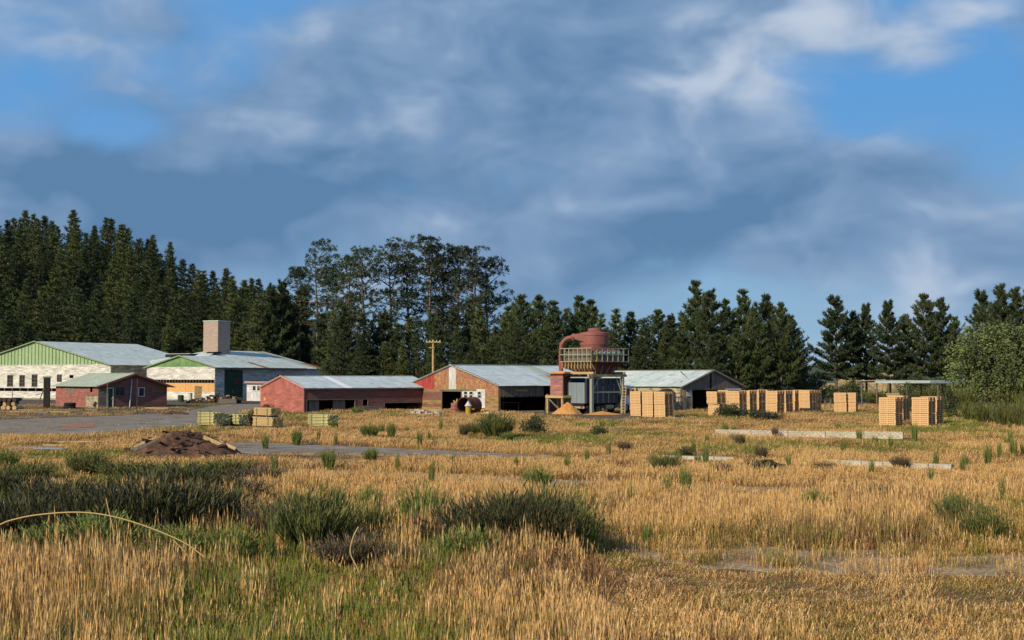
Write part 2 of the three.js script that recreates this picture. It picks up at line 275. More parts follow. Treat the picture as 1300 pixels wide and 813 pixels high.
// hill behind the mill (left) and a low bank far to the right
const hillH = (X, d) => 30 * sstep(236, 345, d) * sstep(-22, -122, X) + 8 * sstep(330, 600, d) * sstep(30, -60, X);
const fieldGreen = (X, d) => 0.8 * fbm(X * 0.06 + 4, d * 0.035, 2.2, 4) + 0.22 * noise(X * 0.28, d * 0.13, 8) + 0.12 * noise(X * 0.8, d * 0.4, 18);
const fieldBare = (X, d) => fbm(X * 0.045 + 30, d * 0.05 + 11, 5.5, 4);
{
  const xs = [], ds = [];
  for (let x = -1500; x < -240; x += 180) xs.push(x); for (let x = -240; x < -78; x += 6) xs.push(x); for (let x = -78; x <= 78; x += 1.1) xs.push(x); for (let x = 84; x < 240; x += 6) xs.push(x); for (let x = 240; x <= 1500; x += 180) xs.push(x);
  for (let d = -120; d < 12; d += 22) ds.push(d); for (let d = 12; d < 60; d += 0.7) ds.push(d); for (let d = 60; d < 160; d += 1.5) ds.push(d); for (let d = 160; d < 400; d += 6) ds.push(d); for (let d = 400; d <= 4000; d += 300) ds.push(d);
  const P = [], T = [], C = [], I = [], straw = lin(158, 120, 66), green = lin(96, 98, 44), dirt = lin(116, 92, 66), forest = lin(58, 50, 36);
  for (const d of ds) for (const X of xs) {
    const near = d < 165 && Math.abs(X) < 90;
    P.push(X, -0.004, -d); T.push(X, d);
    const g = sstep(-0.02, 0.22, fieldGreen(X, d)), b = sstep(0.1, 0.3, fieldBare(X, d)), f = sstep(150, 175, d);
    let c = mix3(mix3(straw, green, g * 0.7), dirt, b * 0.8); c = mix3(c, forest, f * 0.8); C.push(...c.map((x) => x * 1.15));
  }
  const n = xs.length;
  for (let j = 0; j < ds.length - 1; j++) for (let i = 0; i < n - 1; i++) { const a = j * n + i; I.push(a, a + 1, a + n, a + 1, a + n + 1, a + n); }
  const g = new THREE.BufferGeometry(); g.setAttribute('position', new THREE.Float32BufferAttribute(P, 3)); g.setAttribute('uv', new THREE.Float32BufferAttribute(T, 2)); g.setAttribute('color', new THREE.Float32BufferAttribute(C, 3)); g.setIndex(I); g.computeVertexNormals();
  const fine = grainTex([255, 250, 240], [150, 142, 128], 121, 7, 1.1); const bump = grainTex([255, 255, 255], [0, 0, 0], 123, 5, 1.4, 256); bump.colorSpace = THREE.NoColorSpace;
  structure('ground', g, std({ vertexColors: true, map: fine, bumpMap: bump, bumpScale: 0.05, roughness: 1 }));
}
// sheets of gravel and bare earth with ragged edges
function sheet(name, P, mat, lift, seed) {
  const sh = [];
  for (let i = 0; i < P.length; i++) { const [x, y] = P[i], [x2, y2] = P[(i + 1) % P.length], L = Math.hypot(x2 - x, y2 - y), k = Math.max(1, Math.min(60, Math.round(L / 0.6))); for (let j = 0; j < k; j++) { const t = j / k, X = lerp(x, x2, t), Y = lerp(y, y2, t), a = Math.min(0.45, Y * 0.004 + 0.12); sh.push(new THREE.Vector2(X + a * noise(X * 1.1, Y * 1.1, seed) * 1.6, Y + a * 2 * noise(X * 0.9, Y * 0.9, seed + 4))); } }
  const g = new THREE.ShapeGeometry(new THREE.Shape(sh)), p = g.attributes.position, uv = g.attributes.uv;
  for (let i = 0; i < p.count; i++) { uv.setXY(i, p.getX(i), p.getY(i)); p.setXYZ(i, p.getX(i), lift, -p.getY(i)); }
  g.computeVertexNormals(); return structure(name, g, mat);
}
sheet('dirt_yard', roads.yard, M.darkDirt, 0.001, 1);
sheet('gravel_road', roads.main, M.gravel, 0.006, 2);
sheet('asphalt_path', roads.strip, M.gravel, 0.002, 3);
sheet('gravel_path', roads.thin, M.trackDirt, 0.003, 4);
sheet('gravel_path', roads.rubble, M.trackDirt, 0.007, 5);
sheet('dirt_track', roads.track, M.trackDirt, 0.001, 6);
sheet('loading_yard', roads.front, M.darkDirt, 0.001, 7);
sheet('clay_puddle', outline([[78, 540], [105, 538.5], [126, 539], [120, 542], [96, 543.5], [80, 543]]), M.orangeClay, 0.011, 8);
// hill under the plantation
{
  const g = new THREE.PlaneGeometry(520, 320, 104, 80); g.rotateX(-Math.PI / 2);
  const p = g.attributes.position; for (let i = 0; i < p.count; i++) { const X = p.getX(i) - 170, d = 380 - p.getZ(i); p.setXYZ(i, X, hillH(X, d) - 0.5 + 0.6 * noise(X * 0.06, d * 0.06), -d); } g.computeVertexNormals();
  structure('hill', g, std({ map: grainTex([74, 64, 42], [48, 44, 28], 125, 12, 0.5, 256), roughness: 1 }));
}
// far ridges and the sandy bank seen through the gap on the right
function ridge(name, d, X0, X1, top, mat, seed, deep) {
  const n = 90, rows = 7, P = [], T = [], I = [];
  for (let j = 0; j <= rows; j++) for (let i = 0; i <= n; i++) { const X = lerp(X0, X1, i / n), t = j / rows, e = Math.sin(Math.PI * i / n) ** 0.5; P.push(X, -0.6 + (top * (0.75 + 0.5 * fbm(X / (X1 - X0) * 7, 2, seed, 4)) * e) * sstep(0, 0.75, t), -(d + deep * t)); T.push(X, deep * t); }
  for (let j = 0; j < rows; j++) for (let i = 0; i < n; i++) { const a = j * (n + 1) + i; I.push(a, a + 1, a + n + 1, a + 1, a + n + 2, a + n + 1); }
  const g = new THREE.BufferGeometry(); g.setAttribute('position', new THREE.Float32BufferAttribute(P, 3)); g.setAttribute('uv', new THREE.Float32BufferAttribute(T, 2)); g.setIndex(I); g.computeVertexNormals();
  return structure(name, g, mat);
}
const hillMat = std({ map: grainTex([84, 96, 60], [54, 68, 44], 133, 60, 0.12, 256), roughness: 1 });
ridge('far_hill', 1250, 60, 900, 24, hillMat, 3, 300);
ridge('far_hill', 760, 120, 420, 9, hillMat, 6, 150);
ridge('sandy_bank', 255, atX(1064, 255), atX(1235, 255), 5.8, std({ map: grainTex([186, 158, 108], [138, 122, 76], 135, 20, 0.3, 256), roughness: 1 }), 9, 22);
console.log('ground done');

// ---------------------------------------------------------------- buildings
const gableSpan = (W, eave, ridgeV, off = 0) => (v) => { const t = clamp((v - eave) / (ridgeV - eave)); return [off + t * W / 2 + 0.005, off + W - t * W / 2 - 0.005]; };
const gableTop = (W, eave, ridgeV, off = 0) => (u) => eave + (ridgeV - eave) * (1 - Math.abs((u - off) / (W / 2) - 1));
// roof trims: barge boards along a gable, fascia along an eave, ridge cap
function barge(parent, x, W, eave, ridgeV, over, mat, z = 0) { // x: outer plane
  const s = (ridgeV - eave) / (W / 2);
  part('barge_board', beam([x, eave - s * over, z + over], [x, ridgeV + 0.02, z - W / 2], 0.05, 0.2), mat, parent);
  part('barge_board', beam([x, eave - s * over, z - W - over], [x, ridgeV + 0.02, z - W / 2], 0.05, 0.2), mat, parent);
}
function frame(parent, W, a0, a1, b0, b1, mat, w = 0.1, name = 'frame', sill = false) {
  const gs = [plate(W, rect(a0 - w, a0, b0, b1 + w), -0.05, 0.06, 'v'), plate(W, rect(a1, a1 + w, b0, b1 + w), -0.05, 0.06, 'v'), plate(W, rect(a0, a1, b1, b1 + w), -0.05, 0.06)];
  if (sill) gs.push(plate(W, rect(a0 - w, a1 + w, b0 - w * 0.8, b0), -0.05, 0.09));
  return part(name, merge(gs), mat, parent);
}
function windowIn(parent, W, a0, a1, b0, b1, mat, cols, rows) {
  const f = frame(parent, W, a0, a1, b0, b1, mat, 0.09, 'window', true), w = (a1 - a0) / cols, h = (b1 - b0) / rows;
  for (let i = 0; i < cols; i++) for (let j = 0; j < rows; j++) part('pane', plate(W, rect(a0 + i * w + 0.03, a0 + (i + 1) * w - 0.03, b0 + j * h + 0.03, b0 + (j + 1) * h - 0.03), -0.03, -0.02), M.glass, f);
  const bars = []; for (let i = 1; i < cols; i++) bars.push(plate(W, rect(a0 + i * w - 0.03, a0 + i * w + 0.03, b0, b1), -0.04, 0.01, 'v')); for (let j = 1; j < rows; j++) bars.push(plate(W, rect(a0, a1, b0 + j * h - 0.03, b0 + j * h + 0.03), -0.04, 0.006));
  if (bars.length) part('glazing_bar', merge(bars), mat, f);
  return f;
}

// --- the big white mill with green gables
function whiteMill() {
  const X = -45.7, d = 206, th = 60 * DEG;
  const g = thing('mill_building', 'large white peeling mill with green gables and pale metal roofs below the wooded hill', 'building', X, d, th);
  // wing B, the small gable
  const W = 14.3, L = 21.4, E = 5.1, RG = 6.85, B = walls(L, W), H = (py) => atH(py, d + 3);
  const ug = (px) => alongGable(X, d, th, px), us = (px) => alongSide(X, d, th, px);
  const band0 = H(486.5), band1 = H(482.2), ply0 = H(497.5);
  boards(g, B.gable, { v0: 0, v1: ply0, span: () => [0, W], mat: M.whiteBoard, step: 0.24, seed: 11 });
  for (let i = 0, x = 0.05; x < W - 0.3; i++, x += 1.2) part('plywood_panel', plate(B.gable, rect(x, Math.min(x + 1.18, W - 0.05), ply0 + 0.01, band0), -0.02, 0.03), M.ply[i % 4], g);
  boards(g, B.gable, { v0: band1, v1: E + 0.02, span: () => [0, W], mat: M.whiteBoard, step: 0.24, seed: 12 });
  for (let x = 0.1; x < W - 0.2; x += 0.62) { part('mullion', plate(B.gable, rect(x, x + 0.1, band0, band1), -0.06, 0.03, 'v'), M.greyWood[2], g); }
  uprights(g, B.gable, { u0: 0.02, u1: W - 0.02, v0: E + 0.02, v1: gableTop(W, E, RG), step: 2.38, mat: M.greenPly, seed: 13, name: 'gable_panel' });
  barge(g, -0.35, W, E, RG, 0.45, M.greenTrim[0]);
  // B's shaded long wall with the green door
  const D0 = us(285), D1 = us(308), top = atH(470, d + 4), o2a = us(352), o2b = us(383);
  boards(g, B.side, { v0: 0, v1: E - 0.05, span: () => [0, L], mat: M.whiteBoard, step: 0.26, seed: 14, holes: [[D0, D1, 0, top], [o2a, o2b, 0, 3.9]] });
  const door = part('door', plate(B.side, rect(D0 + 0.02, (D0 + D1) / 2 - 0.02, 0.05, top - 0.03), 0.02, 0.08, 'v'), M.greenDoor, g);
  part('door', plate(B.side, rect((D0 + D1) / 2 + 0.02, D1 - 0.02, 0.05, top - 0.03), 0.02, 0.08, 'v'), M.greenDoor, g);
  part('handle', plate(B.side, rect((D0 + D1) / 2 - 0.3, (D0 + D1) / 2 - 0.2, 1.1, 1.5), 0.085, 0.13), M.steelPale, door);
  part('rust_patch', plate(B.side, rect((D0 + D1) / 2 - 0.1, D1 - 0.6, 2.4, 3.4), 0.082, 0.09), M.rustTank, g);
  slope(g, { x0: -0.4, x1: L + 0.3, zE: 0.5, yE: E - 0.12, zR: -W / 2, yR: RG, rows: 2, mat: M.roofWhite, step: 1.25, seed: 15, odd: { '9,0': M.roofRust[0], 12: M.roofWhite[1] } });
  part('roof_back', plate({ o: vec(0, E, -W), u: vec(1, 0, 0), n: vec(0, 0.97, -0.24), up: vec(0, 0.238, 0.971) }, rect(-0.4, L + 0.3, -0.45, W / 2 / 0.971), 0, 0.03), M.roofWhite[0], g);
  part('fascia', box(L + 0.6, 0.22, 0.05, L / 2, E - 0.2, 0.5), M.greyWood[0], g);
  part('rear_wall', plate(B.rear, rect(0, L, 0, E), 0, 0.05), M.whiteBoard[2], g); part('mill_floor', box(44, 0.05, 52, 12, 0.03, -26.5), M.concrete[0], g);
  // hall C behind B, wider and higher, ends with a post
  const cx = 7.5, cL = 19.2, cW = 27, cE = 5.05, cR = 8.0, Cw = walls(cL, cW, cx, -0.02);
  const hip = { T: [cx + 6, cR, -cW / 2], A: [cx - 2, 5.6, -2.6], B: [cx - 2, 5.6, -24.4], C: [cx - 2, cE - 0.13, 0.45], D: [cx + 6, cE - 0.13, 0.45], E: [cx + 6, 6.2, -21.9] };
  const tri = (name, m, ...p) => { const P = [], T = []; for (let i = 1; i < p.length - 1; i++) for (const q of [p[0], p[i], p[i + 1]]) { P.push(...q, ); T.push(q[0], q[2]); } part(name, geoFrom(P, T), m, g); };
  tri('hip_sheet', M.roofWhite[0], hip.T, hip.B, hip.A); tri('hip_sheet', M.roofWhite[2], hip.T, hip.A, hip.C, hip.D); tri('hip_sheet', M.roofWhite[4], hip.T, hip.E, hip.B);
  slope(g, { x0: cx + 6, x1: cx + cL + 0.4, zE: 0.45, yE: cE - 0.13, zR: -cW / 2, yR: cR, rows: 3, mat: M.roofWhite, step: 1.2, seed: 17, odd: { 10: M.roofGreen[0], 9: M.roofGreen[1], '10,0': M.roofRust[1], '11,0': M.roofRust[2] } });
  slope(g, { x0: cx + 6, x1: cx + cL + 0.4, zE: -21.9, yE: 6.2, zR: -cW / 2, yR: cR, mat: M.roofWhite, step: 2.4, seed: 18 });
  boards(g, Cw.side, { v0: 0, v1: cE, span: () => [L - cx + 0.06, cL], mat: M.whiteBoard, step: 0.26, seed: 19 });
  part('corner_post', box(0.3, cE + 0.25, 0.3, cx + cL + 0.25, (cE + 0.25) / 2, 0.25), M.paleWood[1], g);
  part('end_wall', plate(Cw.far, [[0, 0], [22, 0], [22, 6.1], [13.5, 7.9], [0, cE]], 0, 0.06), M.whiteBoard[1], g);
  part('roof_vent', merge([box(0.1, 0.5, 5.4, cx + 2.0, 7.1, -17), box(2.6, 0.5, 0.1, cx + 3.3, 7.1, -14.3)]), M.black, g);
  part('vent_roof', box(2.9, 0.06, 5.9, cx + 3.25, 7.4, -17), M.roofWhite[3], g);
  // the plank tower
  const tx = 12, tz = -13.6, tw = 3.2, tl = 2.9, th1 = 12.8, t0 = 6.6, T = walls(tl, tw, tx, tz + tw);
  for (const w of ['gable', 'far']) boards(g, T[w], { v0: t0, v1: th1, span: () => [0, tw], mat: M.towerBoard, step: 0.27, seed: 21, name: 'tower_board' });
  for (const w of ['side', 'rear']) boards(g, T[w], { v0: t0, v1: th1, span: () => [0, tl], mat: M.towerBoard, step: 0.27, seed: 23, name: 'tower_board' });
  part('tower_cap', box(tl + 0.2, 0.12, tw + 0.2, tx + tl / 2, th1 + 0.07, tz + tw / 2), M.roofWhite[2], g);
  part('tower_flashing', box(1.9, 0.25, 1.5, tx - 1.1, 7.55, tz + tw + 0.2), M.black, g);
  // wing A, the great gable on the left
  const ax = -3.75, az = -18.5, aW = 34.4, aL = 22.5, aE = 5.5, aR = 9.4, A = walls(aL, aW, ax, az);
  const AX = -63.6, AD = 212, ua = (px) => alongGable(AX, AD, th, px), Ha = (py, px) => atH(py, AD + ua(px) * Math.cos(th));
  const wins = [[13.3, 6.6, 477, 491], [28.5, 6, 477, 491], [44.3, 6.4, 476, 491], [75.8, 5.4, 476, 484.5], [91, 5, 477, 481]].map(([px, w, t, b]) => [ua(px + w / 2), ua(px - w / 2), Ha(b, px), Ha(t, px)]);
  const gap = [5, aW, 1.05, 1.75];
  boards(g, A.gable, { v0: 0.1, v1: aE, span: () => [0, aW], mat: M.whiteBoard, step: 0.27, seed: 25, holes: [...wins, gap], longest: 6.5 });
  for (const w of wins.slice(0, 4)) windowIn(g, A.gable, ...w, M.greyWood[1], 2, 3);
  for (let u = 5.6; u < aW - 1; u += 1.9) part('stud', plate(A.gable, rect(u, u + 0.14, 1.05, 1.75), -0.08, 0.01, 'v'), M.greyWood[3], g);
  uprights(g, A.gable, { u0: 0.05, u1: aW - 0.05, v0: aE, v1: gableTop(aW, aE, aR), step: 0.82, mat: M.greenSheet, seed: 26, name: 'gable_sheet' });
  for (let u = 0.9; u < aW - 0.9; u += 0.82) part('sheet_rib', plate(A.gable, [[u - 0.06, aE + 0.02], [u + 0.06, aE + 0.02], [u + 0.06, gableTop(aW, aE, aR)(u) - 0.1], [u - 0.06, gableTop(aW, aE, aR)(u) - 0.1]], 0.03, 0.1, 'v'), M.greenPly[0], g);
  part('gable_rail', plate(A.gable, rect(0, aW, aE - 0.06, aE + 0.06), 0.03, 0.09), M.whiteBoard[0], g);
  barge(g, ax - 0.4, aW, aE, aR, 0.4, M.greenTrim[1], az);
  boards(g, A.side, { v0: 0.1, v1: aE - 0.1, span: () => [0, 14], mat: M.creamBoard, step: 0.27, seed: 27 });
  part('end_wall', plate(A.side, rect(14, aL, 0, aE - 0.1), 0, 0.04), M.creamBoard[0], g);
  part('rear_wall', plate(A.rear, rect(0, aL, 0, aE - 0.1), 0, 0.05), M.whiteBoard[1], g); part('end_wall', plate(A.far, [[0, 0], [aW, 0], [aW, aE], [aW / 2, aR - 0.05], [0, aE]], 0, 0.05), M.whiteBoard[0], g);
  part('corner_board', box(0.14, aE, 0.14, ax + 0.02, aE / 2, az + 0.06), M.white, g);
  slope(g, { x0: ax - 0.45, x1: ax + aL, zE: az + 0.4, yE: aE - 0.09, zR: az - aW / 2, yR: aR, rows: 3, mat: M.roofWhite, step: 1.25, seed: 28 });
  part('roof_back', plate({ o: vec(ax, aE, az - aW), u: vec(1, 0, 0), n: vec(0, 0.975, -0.221), up: vec(0, 0.221, 0.975) }, rect(-0.45, aL, -0.4, aW / 2 / 0.975), 0, 0.03), M.roofWhite[0], g);
}
whiteMill();

// --- long red shed
const SH = { X: -20.4, d: 131.4, th: 40 * DEG, W: 8.5, L: 15.9, E: 2.43, R: 3.56 };
function redShed() {
  const { X, d, th, W, L, E, R } = SH, g = thing('red_shed', 'long low red weatherboard shed with pale metal roof and dark open bays along its side', 'shed', X, d, th), S = walls(L, W);
  const us = (px) => alongSide(X, d, th, px), dz = (u) => d + u * Math.sin(th);
  const hole = (p0, p1, t, b) => { const a = us(p0), c = us(p1); return [a, c, Math.max(0, atH(b, dz((a + c) / 2))), atH(t, dz((a + c) / 2))]; };
  const bay1 = hole(390, 450.5, 508, 540), win = hole(460.5, 467, 506.5, 514.5), bay2 = hole(488.5, 544.5, 511.5, 540);
  boards(g, S.gable, { v0: 0, v1: E, span: () => [0, W], mat: M.redBoard, step: 0.2, seed: 31 });
  uprights(g, S.gable, { u0: 0.02, u1: W - 0.02, v0: E, v1: (u) => gableTop(W, E, R)(u) - 0.02, step: 0.3, mat: M.redBoard, seed: 32 });
  barge(g, -0.12, W, E, R, 0.15, M.redBoard[0]);
  part('corner_board', box(0.12, E, 0.12, -0.02, E / 2, 0.02), M.redBoard[1], g);
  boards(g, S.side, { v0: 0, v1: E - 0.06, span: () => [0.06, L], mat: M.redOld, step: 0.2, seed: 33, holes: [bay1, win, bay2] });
  for (const b of [bay1, bay2]) frame(g, S.side, b[0], b[1], 0, b[3], M.greyWood[1], 0.09, 'bay_frame');
  // grey plank gates left standing in the first bay
  for (const [p0, p1] of [[394, 407], [424.5, 440]]) { const a = us(p0), c = us(p1); uprights(g, { ...S.side, o: vec(0, 0, -0.25) }, { u0: a, u1: c, v0: 0, v1: bay1[3] - 0.02, step: 0.2, mat: M.greyWood, seed: 34 + p0, name: 'gate_plank' }); }
  part('window_frame', merge([plate(S.side, rect(win[0] - 0.05, win[0], win[2], win[3]), -0.04, 0.05, 'v'), plate(S.side, rect(win[1], win[1] + 0.06, win[2], win[3]), -0.04, 0.05, 'v')]), M.greyWood[0], g);
  // pale broken lower boards under the window
  boards(g, { ...S.side, o: vec(0, 0, 0.03) }, { v0: 0, v1: 0.55, span: () => [us(456), us(487)], mat: M.greyWood, step: 0.2, seed: 36, gone: 0.2 });
  part('floor_slab', box(L - 0.2, 0.06, W - 0.2, L / 2, 0.03, -W / 2), M.concrete[0], g);
  for (let i = 1; i < 8; i++) part('rafter', beam([i * 2, E - 0.05, 0.1], [i * 2, R - 0.12, -W / 2], 0.07, 0.12), M.darkWood[2], g);
  part('rear_wall', plate(S.rear, rect(0, L, 0, E), 0, 0.04), M.redOld[0], g);
  part('end_wall', plate(S.far, [[0, 0], [W, 0], [W, E], [W / 2, R - 0.03], [0, E]], 0, 0.04), M.redOld[1], g);
  const odd = { 6: M.roofBright };
  slope(g, { x0: -0.2, x1: L + 0.25, zE: 0.3, yE: E - 0.06, zR: -W / 2, yR: R, mat: M.roof, step: 0.8, seed: 38, odd });
  slope(g, { x0: -0.2, x1: L + 0.25, zE: -W - 0.3, yE: E - 0.06, zR: -W / 2, yR: R, mat: M.roof, step: 3.2, seed: 39 });
  part('ridge_cap', box(L + 0.45, 0.05, 0.3, L / 2, R + 0.05, -W / 2), M.roof[2], g);
  part('fascia', box(L + 0.3, 0.13, 0.04, L / 2, E - 0.1, 0.27), M.greyWood[3], g);
  part('sign_plate', plate(S.gable, rect(alongGable(X, d, th, 338.3), alongGable(X, d, th, 335.6), atH(508.5, d + 6), atH(505, d + 6)), 0.035, 0.05), M.yellow, g);
}
redShed();

// --- the patched red and yellow sawmill
const MB = { X: -1.3, d: 131, th: 40 * DEG, W: 15.2, L: 14.5, E: 2.67, R: 4.68 };
function sawmill() {
  const { X, d, th, W, L, E, R } = MB, g = thing('sawmill_shed', 'gabled sawmill shed with flaking red and yellow planks and a white upright panel', 'shed', X, d, th), S = walls(L, W);
  const ug = (px) => alongGable(X, d, th, px), us = (px) => alongSide(X, d, th, px), hg = (py, u) => atH(py, d + u * Math.cos(th)), hs = (py, u) => atH(py, d + u * Math.sin(th));
  const uL = ug(561.5), uR = ug(586), uW = ug(616), lint = hg(496, ug(575)), top = gableTop(W, E, R);
  const head = hg(494.5, ug(590)) + 0.02;
  // upper planks: bare red at the far left end, red and yellow elsewhere, a white panel in the middle
  const pw0 = ug(579), pw1 = ug(570), redFrom = ug(551.5);
  const topE = (u) => Math.max(head + 0.02, top(u) - 0.03);
  uprights(g, S.gable, { u0: ug(616), u1: pw0, v0: head, v1: topE, step: 0.28, mat: M.redYellow, seed: 41 });
  uprights(g, S.gable, { u0: pw0, u1: pw1, v0: head, v1: topE, step: 0.32, mat: M.white, seed: 42 });
  uprights(g, S.gable, { u0: pw1, u1: redFrom, v0: head, v1: topE, step: 0.28, mat: M.redYellow, seed: 43 });
  uprights(g, S.gable, { u0: redFrom, u1: W, v0: (u) => Math.min(head, top(u) - 0.2), v1: (u) => top(u) - 0.03, step: 0.3, mat: M.redPaint, seed: 44 });
  uprights(g, S.gable, { u0: 0.02, u1: uW, v0: hg(502, 1), v1: (u) => Math.max(hg(502, 1) + 0.05, top(u) - 0.03), step: 0.28, mat: M.redYellow, seed: 45 });
  // lower walls
  boards(g, S.gable, { v0: 0, v1: hg(502, 1), span: () => [0.02, uW], mat: M.ochreBoard, step: 0.22, seed: 46 });
  boards(g, S.gable, { v0: 0, v1: head, span: () => [uL, W], mat: M.redOld.concat(M.ochreBoard), step: 0.22, seed: 47 });
  frame(g, S.gable, uR, uL, 0, lint - 0.1, M.greyWood[0], 0.12, 'door_frame');
  part('lintel', plate(S.gable, rect(ug(605), ug(558.5), lint, head), 0.03, 0.12), M.greenTrim[0], g);
  // white wall with three windows over a yellow strip
  const wb = hg(514.5, ug(600)), winH0 = hg(505.5, ug(600)), winH1 = hg(497.5, ug(600)), wins = [[593.5, 589.5], [600.5, 596.5], [611, 607]].map(([a, b]) => [ug(a), ug(b), winH0, winH1]);
  boards(g, S.gable, { v0: wb, v1: head, span: () => [uW, uR], mat: M.white, step: 0.24, seed: 48, holes: wins });
  for (const w of wins) windowIn(g, S.gable, ...w, M.white, 1, 2);
  boards(g, S.gable, { v0: 0, v1: wb, span: () => [uW, uR], mat: [M.yellow, M.white, M.ochreBoard[1]], step: 0.22, seed: 49 });
  barge(g, -0.1, W, E, R, 0.12, M.greyWood[2]);
  // open side: a fringe of old corrugated upright slats over a wide dark opening
  const o0 = us(635.5), o1 = us(690), f0 = hs(503.5, 3), f1 = E - 0.08, eaveS = E - 0.02;
  uprights(g, S.side, { u0: 0.1, u1: o1, v0: f0, v1: f1, step: 0.2, mat: M.greyWood, seed: 50, rag: 0.14, name: 'slat' });
  part('notice_board', plate(S.side, rect(us(655), us(669), hs(497, 3), hs(495, 3)), 0.05, 0.08), M.paleWood[2], g);
  part('header_beam', box(o1, 0.2, 0.16, o1 / 2, f0 + 0.02, -0.14), M.darkWood[0], g);
  part('corner_post', box(0.24, E, 0.24, 0.14, E / 2, -0.16), M.greyWood[0], g);
  part('round_post', rod([us(694), 0, 0.12], [us(694.5), f0 + 0.2, 0.1], 0.26, 0.22, 12), M.paleBark[0], g);
  uprights(g, S.side, { u0: us(697), u1: L, v0: 0, v1: E - 0.1, step: 0.25, mat: M.darkWood, seed: 51 });
  part('inner_post', box(0.2, 3, 0.2, 4, 1.5, -4), M.darkWood[3], g); part('inner_post', box(0.2, 3, 0.2, 2, 1.5, -6.5), M.darkWood[3], g);
  part('workbench', merge([box(3, 0.1, 0.9, 3.6, 0.9, -3), box(0.12, 0.9, 0.12, 2.4, 0.45, -2.7), box(0.12, 0.9, 0.12, 4.8, 0.45, -2.7)]), M.greyWood[4], g);
  part('floor_slab', box(L - 0.2, 0.06, W - 0.2, L / 2, 0.03, -W / 2), M.darkDirt, g);
  part('sill_beam', box(o1 - 0.4, 0.14, 0.2, o1 / 2, 0.07, 0.22), M.concrete[2], g);
  part('rear_wall', plate(S.rear, rect(0, L, 0, E), 0, 0.04), M.greyWood[0], g);
  part('end_wall', plate(S.far, [[0, 0], [W, 0], [W, E], [W / 2, R - 0.05], [0, E]], 0, 0.04), M.darkWood[1], g);
  const odd = {}; for (let i = 10; i < 14; i++) odd[i + ',0'] = M.roofRust[i % 3]; odd['12,1'] = M.roofGreen[1]; odd['11,1'] = M.roofGreen[2]; odd['10,0'] = M.roofGreen[0];
  slope(g, { x0: -0.2, x1: L + 0.2, zE: 0.35, yE: E - 0.07, zR: -W / 2, yR: R, rows: 2, mat: M.roof, step: 0.85, seed: 52, odd });
  slope(g, { x0: -0.2, x1: L + 0.2, zE: -W - 0.35, yE: E - 0.07, zR: -W / 2, yR: R, mat: M.roof, step: 3.4, seed: 53 });
  part('ridge_cap', box(L + 0.4, 0.05, 0.36, L / 2, R + 0.06, -W / 2), M.roof[1], g);
}
sawmill();

// --- grey shed on the right: long cream wall, weathered plank gable
function greyShed() {
  const cX = 17.2, cd = 135.4, th0 = 40 * DEG, W = 9.25, L = 14, E = 2.55, R = 4.17;
  const X = cX + Math.cos(th0) * W, d = cd + Math.sin(th0) * W, th = th0 + Math.PI / 2;
  const g = thing('storage_shed', 'cream walled shed with grey weathered plank gable and open doorway behind the timber packs', 'shed', X, d, th), S = walls(L, W);
  // the gable runs u = 0 (right) .. W (left corner)
  const ug = (px) => W - alongSide(cX, cd, th0, px), hg = (py) => atH(py, cd + 3);
  const d0 = ug(919), d1 = ug(878.5), dt = hg(495), top = gableTop(W, E, R);
  uprights(g, S.gable, { u0: 0.02, u1: W - 0.02, v0: (u) => Math.min(hg(494.4), top(u) - 0.1), v1: (u) => top(u) - 0.02, step: 0.3, mat: M.greyWood, seed: 61, gone: 0.02 });
  uprights(g, S.gable, { u0: d1, u1: W - 0.02, v0: 0, v1: hg(494.6), step: 0.42, mat: M.creamBoard.concat(M.greyWood[0]), seed: 62 });
  uprights(g, S.gable, { u0: 0.02, u1: d0, v0: 0, v1: hg(494.6), step: 0.42, mat: M.greyWood, seed: 63 });
  part('notice', plate(S.gable, rect(ug(877.5), ug(871), hg(503), hg(497.5)), 0.05, 0.07), M.white, g);
  part('pale_board', plate(S.gable, rect(ug(940), ug(920), hg(496), hg(493.5)), 0.05, 0.08), M.white, g);
  frame(g, S.gable, d0, d1, 0, dt, M.greyWood[2], 0.1, 'door_frame');
  boards(g, S.rear, { v0: 0, v1: E, span: () => [0.02, L], mat: M.creamBoard, step: 0.3, seed: 64, name: 'wall_board' });
  part('corner_post', box(0.2, E, 0.2, 0.1, E / 2, -W - 0.02), M.paleBark[1], g);
  part('tank_pipe', rod([6.4, 0, -W - 0.25], [6.4, E - 0.2, -W - 0.25], 0.16, 0.16, 10), M.paleWood[0], g);
  part('side_wall', plate(S.side, rect(0, L, 0, E), 0, 0.04), M.greyWood[0], g);
  part('end_wall', plate(S.far, [[0, 0], [W, 0], [W, E], [W / 2, R - 0.05], [0, E]], 0, 0.04), M.greyWood[1], g);
  slope(g, { x0: -0.3, x1: L + 0.2, zE: -W - 0.3, yE: E - 0.05, zR: -W / 2, yR: R, mat: M.roofWhite, step: 0.85, seed: 65, odd: { 2: M.roof[0] } });
  slope(g, { x0: -0.3, x1: L + 0.2, zE: 0.3, yE: E - 0.05, zR: -W / 2, yR: R, mat: M.roofWhite, step: 3.2, seed: 66 });
  part('ridge_cap', box(L + 0.5, 0.05, 0.3, L / 2 - 0.05, R + 0.06, -W / 2), M.greyWood[3], g);
  part('roof_batten', beam([0.6, E + 0.62, -W + 1.7], [4.0, R - 0.12, -W / 2 - 0.5], 0.1, 0.06), M.darkWood[1], g);
  barge(g, -0.25, W, E, R, 0.28, M.greyWood[4]);
}
greyShed();

